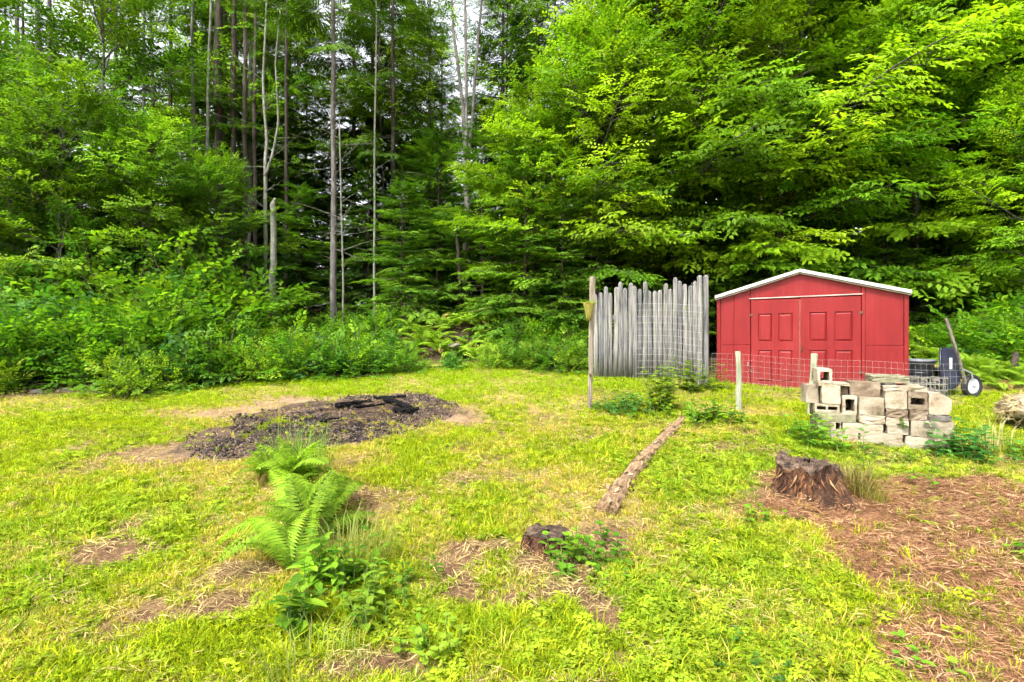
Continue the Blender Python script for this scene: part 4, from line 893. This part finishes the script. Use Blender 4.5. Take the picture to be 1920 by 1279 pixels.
# ------------------------------------------------------------------ wheelbarrow stood on its nose, tubs
def make_wheelbarrow():
    b = gp(1822, 745); t = thing('wheelbarrow', 'dark blue wheelbarrow stood up on its wheel, handles in the air', 'wheelbarrow', b); k = 7.38/FPX
    def L(px, py, dy=0.0): p = at(px, py, 7.38+dy)-b; return p
    wc = L(1822, 724); 
    w = bpy.data.objects.new('wheel', None); COL.objects.link(w); w.parent = t; w.location = wc; w.rotation_euler = (R_(90), 0, R_(14))
    r = .165; m = MB(); pr = [(r-.055, -.022), (r-.04, -.036), (r-.012, -.038), (r, -.02), (r, .02), (r-.012, .038), (r-.04, .036), (r-.055, .022), (r-.055, -.022)]
    m.lathe(pr, 28, cap=False).obj('tyre', M_rubber, w, smooth=True)
    MB().lathe([(.0, -.012), (.03, -.02), (.09, -.012), (r-.052, -.024), (r-.052, .024), (.09, .012), (.03, .02), (0, .012)], 24, cap=False).obj('rim', M_rim, w, smooth=True)
    MB().lathe([(.018, -.06), (.018, .06)], 10).obj('axle', M_steel, w)
    for dy in (-.10, .26):
        MB().tube([L(1812, 735, dy*.3), L(1809, 712, dy*.6), L(1798, 670, dy), L(1785, 632, dy*1.1), L(1773.5, 598, dy*1.2)], [.019, .019, .019, .020, .021], 8).obj('handle', M_post if dy < 0 else M_post, t)
    # tray: a deep dished pan seen on its side
    m = MB(); z0 = L(0, 733).z; x0 = L(1764, 0).x; x1 = L(1797, 0).x; z1 = L(0, 652).z
    prof = [(x0, z0+.05), (x0, z1-.03), (x0+.03, z1), (x1-.03, z1-.01), (x1+.03, z0+.22), (x1+.02, z0+.08), (x0+.12, z0)]
    m.prism(prof, -.04, .30)
    def turn(v): x, y, z = v; dx = x-x0; return (x0+dx*1.0+y*math.sin(R_(40)), y*math.cos(R_(40)), z)
    m.v = [turn(v) for v in m.v]; m.obj('tray', M_navy, t, bevel=.02, seg=2, smooth=False)
    MB().tube([turn(q) for q in ((x0-.008, -.06, z0+.03), (x0-.008, -.06, z1), (x0-.008, .31, z1), (x0-.008, .31, z0+.03), (x0-.008, -.06, z0+.03))], .012, 8).obj('tray_lip', M_navy, t, smooth=True)
    st = MB().box(L(1776, 0).x, L(1780, 0).x, -.052, -.034, L(0, 692).z, L(0, 671).z).obj('white_sticker', M_white, t)
    for dy in (-.08, .3):
        MB().tube([L(1800, 690, dy), L(1822, 700, dy), L(1824, 712, dy)], .010, 6).obj('leg', M_steel, t)
make_wheelbarrow()
def make_tubs():
    b = gd(1733, 7.45); c = thing('wire_crate', 'pale openwork crate filled with stones beside the shed', 'crate', b, -.2)
    m = MB(); wx, wy, h = .21, .16, .27
    for k in range(9):
        x = -wx+2*wx*k/8
        for y in (-wy, wy): m.tube([(x, y, 0), (x, y, h)], .006, 4)
    for k in range(7):
        y = -wy+2*wy*k/6
        for x in (-wx, wx): m.tube([(x, y, 0), (x, y, h)], .006, 4)
    for z in (.0, .09, .18, h): m.tube([(-wx, -wy, z), (wx, -wy, z), (wx, wy, z), (-wx, wy, z), (-wx, -wy, z)], .008, 4)
    m.obj('frame', M_crate, c); MB().box(-wx, wx, -wy, wy, -.02, .006).obj('base', M_crate, c)
    r = random.Random(4)
    for i in range(34):
        s = r.uniform(.03, .055); mm = MB(); mm.lathe([(.0, -s*.7), (s*.7, -s*.4), (s, 0), (s*.75, s*.4), (0, s*.65)], 7, cap=False); mm.v = [(x*r.uniform(.8, 1.15), y*r.uniform(.8, 1.15), z) for x, y, z in mm.v]
        p = (r.uniform(-wx+.05, wx-.05), r.uniform(-wy+.05, wy-.05), .03+.22*i/34); mm.obj('stone', M_rock, c, p)
    b2 = gd(1722, 7.75); hb = at(1722, 697, 7.75).z
    t = thing('plastic_tub', 'grey-black round plastic tub with a thick rim beside the shed wall', 'tub', (b2.x, b2.y, b2.z)); H = hb-b2.z
    MB().lathe([(.15, 0), (.19, H*.95), (.195, H), (.17, H)], 26).obj('stand_bucket', M_black, t, smooth=True)
    MB().lathe([(.16, H+.003), (.20, H+.15), (.225, H+.155), (.225, H+.185), (.20, H+.188), (.185, H+.15), (.15, H+.03)], 28).obj('basin', M_greytub, t, smooth=True)
    b3 = gd(1768, 7.9); t = thing('black_bin', 'small black bin squeezed between crate and wheelbarrow', 'bin', b3)
    MB().lathe([(.11, 0), (.14, .30), (.148, .305), (.148, .33), (.13, .33)], 20).obj('body', M_black, t, smooth=True)
make_tubs()
def make_straw_tub():
    b = gp(1932, 806); t = thing('dark_tub', 'dark purple-black tub cut by the right border, heaped with straw', 'tub', b)
    MB().lathe([(.19, -.02), (.235, .17), (.25, .175), (.25, .205), (.23, .205), (.2, .1)], 28).obj('body', M_black, t, smooth=True)
    s = thing('straw_heap', 'tangled straw-coloured root clump piled on the dark tub', 'straw', b+Vector((-.02, 0, .19)))
    rng = np.random.default_rng(8); n = 700; a = rng.uniform(0, 6.28, n); e = np.arcsin(rng.uniform(-.25, 1, n)); R = np.array([.31, .27, .24])
    N = np.stack([np.cos(a)*np.cos(e), np.sin(a)*np.cos(e), np.sin(e)], -1); P = N*R*rng.uniform(.84, .93, (n, 1)); T = unit(np.cross(N, rng.normal(0, 1, (n, 3)))+N*.3)
    V, Q, Tn = grow([Proto([leafquad((0, 0, 0), (1, 0, .1), (0, 0, 1), .10, .012, .25)])], P, T, N, rng.uniform(.6, 1.3, n), tints(rng, n, [(.20, .13, .07), (.42, .33, .19), (.58, .50, .32)]), rng)
    link('straw', np_mesh('straw', V, Q, None, M_leaf, Tn), s)
    m = MB(); m.lathe([(.0, -.1), (.22, -.04), (.27, .06), (.2, .16), (.08, .21), (0, .215)], 16, cap=False); m.obj('clump', M_conc, s, smooth=True)
make_straw_tub()

# ------------------------------------------------------------------ stumps, log, charred wood, stones
def stump(name, label, base, r, h, seed, flare=1.5, lean=(0, 0), ragged=.12):
    rng = np.random.default_rng(seed); t = thing(name, label, 'stump', base); n = 84; rows = 22; V = []; Q = []
    lob = [(k, rng.uniform(.03, .12), rng.uniform(0, 6.28)) for k in (2, 3, 5, 7)]; fl = rng.uniform(.03, .09, n); top = rng.uniform(-ragged, ragged*.4, n); top = (top+np.roll(top, 1)+np.roll(top, 2)+np.roll(top, 3)+np.roll(top, 4))/5*1.5
    for j in range(rows):
        f = j/(rows-1)
        for i in range(n):
            a = 2*math.pi*i/n; rr = r*(1+sum(A*math.cos(k*a+p) for k, A, p in lob)*(1.2-.5*f))*(1+(flare-1)*(1-f)**2.6)*(1+.16*(float(fbm(a*1.6, f*1.1, .5, seed))-.5)+.10*(float(vnoise(a*5, f*2, .35, seed+3))-.5)+.07*(float(vnoise(a*9, f*9, .6, seed+5))-.5)); z = -.06+(h+.06+top[i]*h)*f
            V.append((rr*math.cos(a)+lean[0]*f, rr*math.sin(a)+lean[1]*f, z))
    for j in range(rows-1):
        for i in range(n): i2 = (i+1) % n; Q.append((j*n+i, j*n+i2, (j+1)*n+i2, (j+1)*n+i))
    link('bark_side', np_mesh('bark_side', np.array(V), np.array(Q), None, M_rot, None, False), t)
    V2 = []; Q2 = []; rings = 6; e = (rows-1)*n
    for j in range(rings):
        f = 1-j/rings*.97
        for i in range(n):
            x, y, z = V[e+i]; V2.append((lean[0]+(x-lean[0])*f, lean[1]+(y-lean[1])*f, z+(((h*.93-z)*min(1, (1-f)*2.2)-.10*h*rng.uniform(0, 1.0)) if j else -.002)))
    for j in range(rings-1):
        for i in range(n): i2 = (i+1) % n; Q2.append((j*n+i, j*n+i2, (j+1)*n+i2, (j+1)*n+i))
    m = 340; ii = rng.integers(0, n, m); jj = rng.integers(3, rows-1, m); Pv = np.array(V)[jj*n+ii]; Nv = unit(np.stack([Pv[:, 0]-lean[0], Pv[:, 1]-lean[1], np.full(m, .1)], -1)); Dv = np.array([0, 0, -1.0])+rng.normal(0, .25, (m, 3))+Nv*.18
    fv, fq, fc = grow([Proto([leafquad((0, 0, 0), (1, 0, .05), (0, 0, 1), .085, .014, -.25)])], Pv-Nv*.004, Dv, Nv, rng.uniform(.4, 1.3, m)*(h/.25)**.6, tints(rng, m, [(.03, .016, .010), (.14, .06, .03), (.30, .18, .09)]), rng)
    link('wood_splinters', np_mesh('wood_splinters', fv, fq, None, M_fibre, fc), t)
    link('cut_top', np_mesh('cut_top', np.array(V2), np.array(Q2), None, M_cut, None, False), t); return t
stump('tree_stump', 'large reddish rotting stump on the mulch in front of the block pile', gp(1525, 938), .19, .25, 3, 1.5, (-.03, .02), .4)
stump('tree_stump', 'small crumbling stump in the middle of the lawn with weeds beside it', gp(1030, 1022), .13, .10, 5, 1.5, (-.02, 0), .3)
def dead_grass_tuft(name, label, base, n, h, rad, cols, seed, wd=.006, lean=.9):
    V, Q, T, C = tuft(seed, n, h, wd, rad, lean); rng = np.random.default_rng(seed); c = np.repeat(tints(rng, n, cols), 5, 0)
    o = link(name, np_mesh(name, V, Q, T, M_leaf, c), None, base); tag(o, label, 'grass tuft'); return o
dead_grass_tuft('dry_grass_tuft', 'dry olive grass hanging over the right side of the large stump', gp(1592, 935), 260, .26, .16, [(.12, .10, .03), (.24, .19, .07), (.36, .30, .13)], 7, .006, 1.2)
dead_grass_tuft('dry_grass_tuft', 'yellowish grass tuft at the right foot of the large stump', gp(1632, 950), 120, .16, .10, [(.22, .22, .05), (.36, .32, .10)], 8)
dead_grass_tuft('dry_grass_tuft', 'thin dry stalks standing left of the dark tub', gp(1868, 838), 70, .36, .16, [(.34, .32, .16), (.52, .46, .26)], 9, .005, .5)

def make_log():
    rng = random.Random(6); t = thing('fallen_log', 'half-buried rotten tan log lying across the lawn toward the fence', 'log', gp(1205, 868)); o = Vector(t.location); n = 30; P = []; R = []
    for k in range(n+1):
        f = k/n; px = 1133+(1282-1133)*f; py = 962*(1-f)+788*f+18*math.sin(f*3.1)*(-.6); x, y = G(px, py); r = (.082*(1-f)+.052*f)*(1+.06*math.sin(f*17)+rng.uniform(-.04, .04)); P.append(Vector((x, y, float(zg(x, y))-r*.05))-o); R.append(r)
    MB().tube(P, R, 16, jit=.07, rng=rng).obj('log_body', M_log, t)
    nr = np.random.default_rng(6); m = 190; ks = nr.integers(0, n, m); ff = nr.random(m)[:, None]; Pn = np.array([tuple(p) for p in P]); c0 = Pn[ks]*(1-ff)+Pn[ks+1]*ff; ax = unit(Pn[ks+1]-Pn[ks]); an = nr.uniform(-1.3, 1.3, m)[:, None]
    sdv = unit(np.cross(ax, [0, 0, 1.0])); Nn = sdv*np.sin(an)+np.array([0, 0, 1.0])*np.cos(an); rr = np.array(R)[ks][:, None]
    fv, fq, fc = grow([Proto([leafquad((0, 0, 0), (1, 0, -.01), (0, 0, 1), .11, .026, .04)])], c0+Nn*(rr*1.0+.003), ax*np.sign(nr.normal(0, 1, (m, 1)))+nr.normal(0, .22, (m, 3)), Nn, nr.uniform(.4, 1.3, m), tints(nr, m, [(.12, .07, .036), (.24, .155, .09), (.38, .27, .17)]), nr)
    link('bark_flakes', np_mesh('bark_flakes', fv, fq, None, M_fibre, fc), t)
    for k in (5, 13, 20):
        MB().tube([P[k]+Vector((0, 0, R[k]*.8)), P[k]+Vector((.03, -.02, R[k]*1.25))], [.022, .012], 7).obj('branch_stub', M_log, t)
make_log()
def char_log(label, p0, p1, d_r, seed, lift=.04):
    r = random.Random(seed); a = gp(*p0); b_ = gp(*p1); t = thing('charred_log', label, 'log', a); n = 9; P = []; R = []
    for k in range(n+1): f = k/n; P.append((b_-a)*f+Vector((r.uniform(-.01, .01), r.uniform(-.01, .01), lift+r.uniform(-.01, .01)))); R.append(d_r*(1-.35*f)*r.uniform(.65, 1.2))
    MB().tube(P, R, 8, jit=.22, rng=r).obj('burnt_wood', M_char, t)
char_log('charred log lying at the back of the fire patch, left piece', (630, 770), (694, 756), .042, 1, .035)
char_log('thin charred stick beside the left burnt log', (650, 774), (720, 766), .025, 2)
char_log('charred log pointing toward the camera side of the fire patch', (722, 754), (776, 778), .042, 3, .05)
char_log('short black burnt chunk at the right of the fire patch', (738, 779), (784, 776), .045, 4, .04)
char_log('thin burnt branch crossing the upper fire patch', (700, 752), (762, 748), .028, 5)
char_log('charred stub lying alone in the lower fire patch', (600, 800), (640, 792), .022, 6, .02)
rk = random.Random(9)
def rock(label, base, sx, sy, sz, seed, mat=None, name='fieldstone', cat='stone'):
    r = random.Random(seed); bm = bmesh.new(); bmesh.ops.create_icosphere(bm, subdivisions=3, radius=1)
    ds = [(Vector((r.gauss(0, 1), r.gauss(0, 1), r.gauss(0, 1))).normalized(), r.uniform(.55, .9)) for _ in range(9)]
    for v in bm.verts:
        for d, k in ds:
            e = v.co.dot(d)-k
            if e > 0: v.co -= d*e*.85
        v.co = Vector((v.co.x*sx, v.co.y*sy, v.co.z*sz))*r.uniform(.97, 1.03)
    me = bpy.data.meshes.new(name); bm.to_mesh(me); bm.free(); me.materials.append(mat or M_rock); o = link(name, me, None, base); o.rotation_euler.z = r.uniform(0, 6); tag(o, label, cat); return o
rock('rotten brown log end showing among the leaves at the far left', gp(92, 716, .08), .30, .16, .13, 1, M_rot, 'root_mass', 'log')
rock('flat pale stone at the far left edge of the lawn', gp(188, 732), .16, .10, .05, 2)
rock('grey stone beside the flat pale one at the far left', gp(125, 735), .13, .10, .06, 3)
rock('small stone nearest the left border on the lawn edge', gp(70, 738), .10, .08, .06, 4)
rock('flat stone showing in the ferns by the lawn edge, centre', gd(852, 10.4, .3), .16, .12, .07, 5)
rock('reddish stone at the foot of the planter side bushes', gp(1052, 697), .16, .10, .06, 6, M_concd)
bare_tree('rotten_post_stub', 'dark broken trunk stub standing in the ferns at the right', [[(1903, 720, 17), (1902, 690, 17), (1903, 668, 15), (1906, 660, 6)]], 8.3, M_barkd, 0, 11)

# ------------------------------------------------------------------ ferns and weeds
def frond_mesh(seed, L=.62, w_=.13, n=22, arch=.9, cols=((.13, .25, .018), (.25, .38, .026))):
    rng = np.random.default_rng(seed); P = []; ang = R_(72); p = np.zeros(3); Q = []; C = []
    for k in range(n+1):
        P.append(p.copy()); p = p+np.array([math.cos(ang), 0, math.sin(ang)])*L/n; ang -= arch*1.9/n
    P = np.array(P); sd = np.array([0, 1.0, 0])
    for k in range(3, n):
        f = k/n; d = P[k+1]-P[k]; d /= np.linalg.norm(d); nm = np.cross(d, sd); nm = -nm if nm[2] < 0 else nm
        l = w_*math.sin(math.pi*min(1, (f*.93+.06)))**.75*(1.1-.35*f)*rng.uniform(.85, 1.1); c = np.array(cols[0])+(np.array(cols[1])-np.array(cols[0]))*rng.random()
        for s in (-1, 1):
            dr = sd*s*.93+d*.38-nm*.18; q = leafquad(P[k], dr, nm, l, L/n*.95, .22, .25); Q += q; C += [c]*4
            for u in (.3, .55, .75):                                   # the notched lobes of a pinna
                b_ = P[k]+dr/np.linalg.norm(dr)*l*u; Q += leafquad(b_, d*.8+dr*.55, nm, L/n*.75*(1-.4*u), L/n*.4, .1); C += [c*1.06]*4
    V = np.array(Q); F = np.arange(len(V)).reshape(-1, 4); mb = MB(); mb.tube(P, [.0032*(1-.8*k/n) for k in range(n+1)], 4, cap=False); b0 = len(V)
    V = np.concatenate([V, np.array(mb.v)]); F = np.concatenate([F, np.array(mb.f)+b0]); C = np.concatenate([np.array(C), np.tile([.16, .22, .05], (len(mb.v), 1))])
    return np_mesh('frond', V, F, None, M_leaf, C)
FR = [frond_mesh(s, L, w_, n, ar) for s, L, w_, n, ar in ((1, .62, .15, 24, .85), (2, .70, .16, 26, 1.05), (3, .5, .12, 20, .7), (4, .62, .14, 24, 1.25))]
FRB = frond_mesh(9, .5, .11, 20, 1.5, ((.20, .15, .04), (.34, .25, .08)))
def fern(label, base, n, s, seed, name='fern', group=None, az0=None, spread=6.28, tilt=(-.35, .25)):
    r = random.Random(seed); t = thing(name, label, 'fern', base, 0, group)
    for k in range(n):
        o = link('frond', FRB if r.random() < .13 else FR[r.randrange(4)], t); a = (k/n*spread+r.uniform(-.3, .3)) if az0 is None else az0+r.uniform(-spread/2, spread/2)
        o.rotation_euler = (r.uniform(-.2, .2), r.uniform(*tilt), a); sc = s*r.uniform(.7, 1.15); o.scale = (sc, sc, sc)
    return t
fern('largest foreground fern, its fronds sweeping to the left', gp(575, 1030), 30, .98, 1, az0=2.4, spread=3.6, tilt=(-.7, .35))
fern('upper foreground fern behind the largest one', gp(555, 945), 28, .80, 2, tilt=(-.8, .15))
fern('small foreground fern with fronds pointing to the right', gp(610, 985), 9, .72, 3, az0=.9, spread=2.2, tilt=(-.7, -.1))
fern('pale fern at the back of the foreground clump, near the burnt patch', gp(505, 908), 18, .66, 4, tilt=(-.55, .1))
fern('low fern between the foreground weeds', gp(550, 1078), 14, .66, 5, az0=2.7, spread=2.4, tilt=(-.5, .2))
GF = 'ferns beside the wheelbarrow'
for k, (px, d, s) in enumerate([(1725, 9.0, 1.2), (1755, 8.9, 1.15), (1790, 9.3, 1.3), (1830, 8.8, 1.2), (1858, 8.4, 1.2), (1885, 8.9, 1.25), (1845, 9.5, 1.35), (1915, 8.1, 1.15), (1770, 9.8, 1.3), (1900, 9.6, 1.3), (1945, 8.6, 1.2), (1872, 7.9, .8)]):
    fern('bright green fern in the bed behind the upright wheelbarrow', gd(px, d), 11, s, 20+k, 'fern', GF)['look'] = 'bright fern in the bed'
GF2 = 'ferns on the bank'
for k in range(30):
    px = 745+k*7+fr.uniform(-15, 15); d = fr.uniform(10.5, 12.2); fern('bright yellow-green fern on the sunny bank behind the lawn, centre', gd(px, d), 10, fr.uniform(.75, 1.05), 50+k, 'fern', GF2)['look'] = 'yellow-green fern on the sunny bank'

def weed(name, label, base, h, n_stem, ll, lw, cols, seed, group=None, gap=.045, spread=.08, lean=.35, erect=.35):
    rng = np.random.default_rng(seed); t = thing(name, label, 'weed', base, 0, group); mb = MB(); Q = []; C = []
    for s in range(n_stem):
        a = rng.uniform(0, 6.28); p0 = np.array([spread*rng.normal(0, .6), spread*rng.normal(0, .6), -.02]); hh = h*rng.uniform(.55, 1.1)
        pts = limb_path(rng, p0, a, R_(90-lean*rng.uniform(5, 60)), hh, 6, .12, .05); mb.tube(pts, [.0035*(1-.6*k/6) for k in range(7)], 4, cap=False); z = .12; k = 0; base_c = tints(rng, 1, cols)[0]
        while z < 1:
            p, d = along(pts, z); az = k*2.4+rng.normal(0, .3); dr = np.array([math.cos(az), math.sin(az), erect+rng.normal(0, .2)])
            l = ll*rng.uniform(.65, 1.15)*(1.1-.55*z); nm = np.array([-dr[0]*.4, -dr[1]*.4, 1.0]); dr = dr/np.linalg.norm(dr); c = base_c*rng.uniform(.8, 1.2)
            side = np.cross(nm, dr); side /= np.linalg.norm(side); b0 = p; m1 = b0+dr*l*.35; m2 = b0+dr*l*.7-nm*l*.07; tip = b0+dr*l-nm*l*.22; w1 = lw*.5*rng.uniform(.8, 1.1)
            Q += [b0, m1-side*w1, m1+nm*lw*-.08, m1+side*w1]; C += [c]*4
            Q += [m1-side*w1, m2-side*w1*.75, m2-nm*lw*.08, m1-nm*lw*.08]; Q += [m1-nm*lw*.08, m2-nm*lw*.08, m2+side*w1*.75, m1+side*w1]; Q += [m2-side*w1*.75, tip, m2+side*w1*.75, m2-nm*lw*.08]; C += [c*.95]*4+[c*1.06]*4+[c]*4
            z += gap/hh*rng.uniform(.7, 1.3); k += 1
    mb.obj('stems', M_leafstem, t); V = np.array(Q); link('leaves', np_mesh('leaves', V, np.arange(len(V)).reshape(-1, 4), None, M_leaf, np.array(C)), t); return t
M_leafstem = stone_mat('green_stem', [(.3, (.08, .14, .03)), (.7, (.16, .22, .06))], 20, rand=.1)
WG = [(.07, .18, .014), (.13, .27, .018), (.21, .35, .022)]; WY = [(.14, .24, .02), (.24, .34, .03)]; WB = [(.04, .14, .026), (.09, .24, .04)]
weed('tall_weed', 'broad-leaved weed at the bottom centre-left, leaves spread like a star', gp(565, 1190), .27, 9, .17, .055, WG, 1, gap=.035, lean=.6)
weed('tall_weed', 'leafy green weed just below the largest foreground fern', gp(595, 1100), .32, 12, .15, .045, WG, 2, gap=.032, lean=.5)
weed('tall_weed', 'drooping weed right of the foreground fern stems', gp(655, 1105), .30, 12, .13, .035, WG, 3, gap=.03, lean=.6)
weed('tall_weed', 'bright weed between fern and lower soil patch', gp(690, 1160), .24, 14, .10, .035, WY, 4, gap=.025)
weed('low_weed', 'yellow-green leafy weed right of the bottom soil patch', gp(800, 1225), .15, 11, .07, .04, WY, 5, gap=.02, spread=.14)
weed('low_weed', 'green weed patch above the bottom soil patch', gp(735, 1130), .20, 13, .075, .03, WG, 6, gap=.022, spread=.24)
weed('low_weed', 'small bluish weed patch at the bottom right of centre', gp(1395, 1255), .10, 9, .05, .025, WB, 7, gap=.016, spread=.2)
weed('low_weed', 'weed bunch growing over the right side of the small stump', gp(1105, 1050), .20, 16, .09, .05, WG, 8, gap=.024, spread=.2)
weed('low_weed', 'weed tuft in front of the small stump', gp(1110, 1075), .12, 8, .07, .035, WG, 9, gap=.02, spread=.15)
weed('low_weed', 'weed spreading left of the large stump on the mulch edge', gp(1440, 975), .13, 9, .07, .04, WG, 10, gap=.02, spread=.16)
weed('low_weed', 'small lone green weed low in the mulch, bottom right', gp(1715, 1245), .10, 6, .08, .035, WG, 11, gap=.02, spread=.1)
weed('low_weed', 'single green sprout on the mulch at the right border', gp(1905, 1045), .12, 5, .09, .04, WG, 12, gap=.02, spread=.08)
weed('leafy_weed', 'green weeds at the left foot of the block pile', gp(1525, 832), .32, 26, .11, .06, WG, 13, gap=.028, spread=.24)
weed('leafy_weed', 'bluish green weeds at the right foot of the block pile', gp(1805, 850), .33, 30, .12, .065, WB, 14, gap=.028, spread=.26)
weed('leafy_weed', 'low weeds along the front foot of the block pile', gp(1640, 862), .12, 30, .07, .045, WG, 15, gap=.018, spread=.45)
weed('leafy_weed', 'small plant sprouting from the middle of the block pile', PA+PAX*on_face(1120, 800)[0]-PIN*.03+Vector((0, 0, on_face(1120, 805)[1])), .11, 4, .05, .03, WG, 16, gap=.02, spread=.02)
weed('leafy_weed', 'weeds beside the dark tub at the right border', gp(1890, 850), .30, 12, .09, .04, WG, 17, gap=.03, spread=.2)
weed('garden_plant', 'upright yellow-green plant in front of the picket fence', gp(1240, 770), .60, 24, .13, .06, WY, 18, gap=.03, spread=.13, lean=.3)
weed('garden_plant', 'yellow-green leafy plant at the foot of the wire mesh', gp(1300, 735), .52, 20, .15, .09, WY, 19, gap=.04, spread=.28)
weed('garden_plant', 'low dark green plant right of the slim planter pole', gp(1172, 772), .26, 26, .14, .06, WB, 20, gap=.026, spread=.28)
weed('garden_plant', 'small plant at the foot of the slim planter pole', gp(1122, 770), .16, 7, .08, .045, WB, 21, gap=.025, spread=.1)
weed('garden_plant', 'spreading dark green plant left of the short upright post', gp(1330, 790), .27, 28, .14, .06, WG, 22, gap=.026, spread=.36)
weed('garden_plant', 'low plant at the foot of the short upright post', gp(1382, 790), .16, 8, .09, .04, WG, 23, gap=.025, spread=.14)
weed('garden_plant', 'weeds in front of the shed sill', gp(1455, 737), .12, 8, .07, .04, WG, 24, gap=.022, spread=.25)
dead_grass_tuft('long_grass', 'tall green grass blades standing over the foreground ferns', gp(560, 900), 220, .46, .26, [(.10, .20, .03), (.20, .30, .05)], 21, .006, .5)
dead_grass_tuft('long_grass', 'arching pale grass right of the foreground ferns', gp(665, 1060), 170, .36, .2, [(.20, .27, .05), (.34, .36, .10)], 22, .005, .9)
dead_grass_tuft('long_grass', 'grass stalks at the bottom edge below the weeds', gp(600, 1265), 80, .22, .18, [(.18, .26, .04), (.34, .36, .10)], 23, .005, .8)
# ------------------------------------------------------------------ tell look-alike trees and bushes apart by the landmark they stand at
LM = [(-20, 'beyond the left border'), (55, 'at the left border'), (125, 'over the brown log end'), (200, 'under the slender maple'), (265, 'right of the slender maple'), (330, 'left of the pale poles'), (405, 'at the pale poles'), (465, 'left of the forked birch'), (525, 'at the broken snag'),
      (575, 'between snag and grey pine'), (625, 'just left of the grey pine'), (680, 'just right of the grey pine'), (725, 'at the very thin stem'), (775, 'left of the fern bank'), (812, 'on the left side of the bank'), (845, 'behind the fern bank'), (905, 'at the three-stemmed trunk'), (965, 'right of the three-stemmed trunk'), (1025, 'at the bushy hemlock'),
      (1090, 'left of the planter pole'), (1150, 'behind the planter pole'), (1230, 'behind the picket fence'), (1335, 'behind the fence end posts'), (1450, 'behind the left shed door'), (1600, 'behind the shed gable'), (1740, 'behind the right shed corner'), (1830, 'behind the wheelbarrow'), (1925, 'at the right border'), (9999, 'beyond the right border')]
def resolve():
    seen = {}
    for o in [o for o in SC.objects if o.parent is None and o.get('look')]:
        px = 960+FPX*o.location.x/o.location.y; lm = next(t for b_, t in LM if px < b_); seen.setdefault((o['look'], lm), []).append(o)
    for (lk, lm), os_ in seen.items():
        os_.sort(key=lambda o: o.location.y); n = len(os_); wd = [''] if n == 1 else [', the nearer one', ', the farther one'] if n == 2 else [', the nearest', ', second nearest', ', third nearest', ', fourth nearest', ', fifth nearest', ', sixth nearest', ', seventh nearest', ', eighth nearest', ', ninth nearest', ', tenth nearest', ', eleventh nearest', ', twelfth nearest'][:n-1]+[', the farthest']
        for o, w_ in zip(os_, wd): o['label'] = f'{lk} {lm}{w_}'
    for o in SC.objects:
        if 'look' in o: del o['look']
resolve()
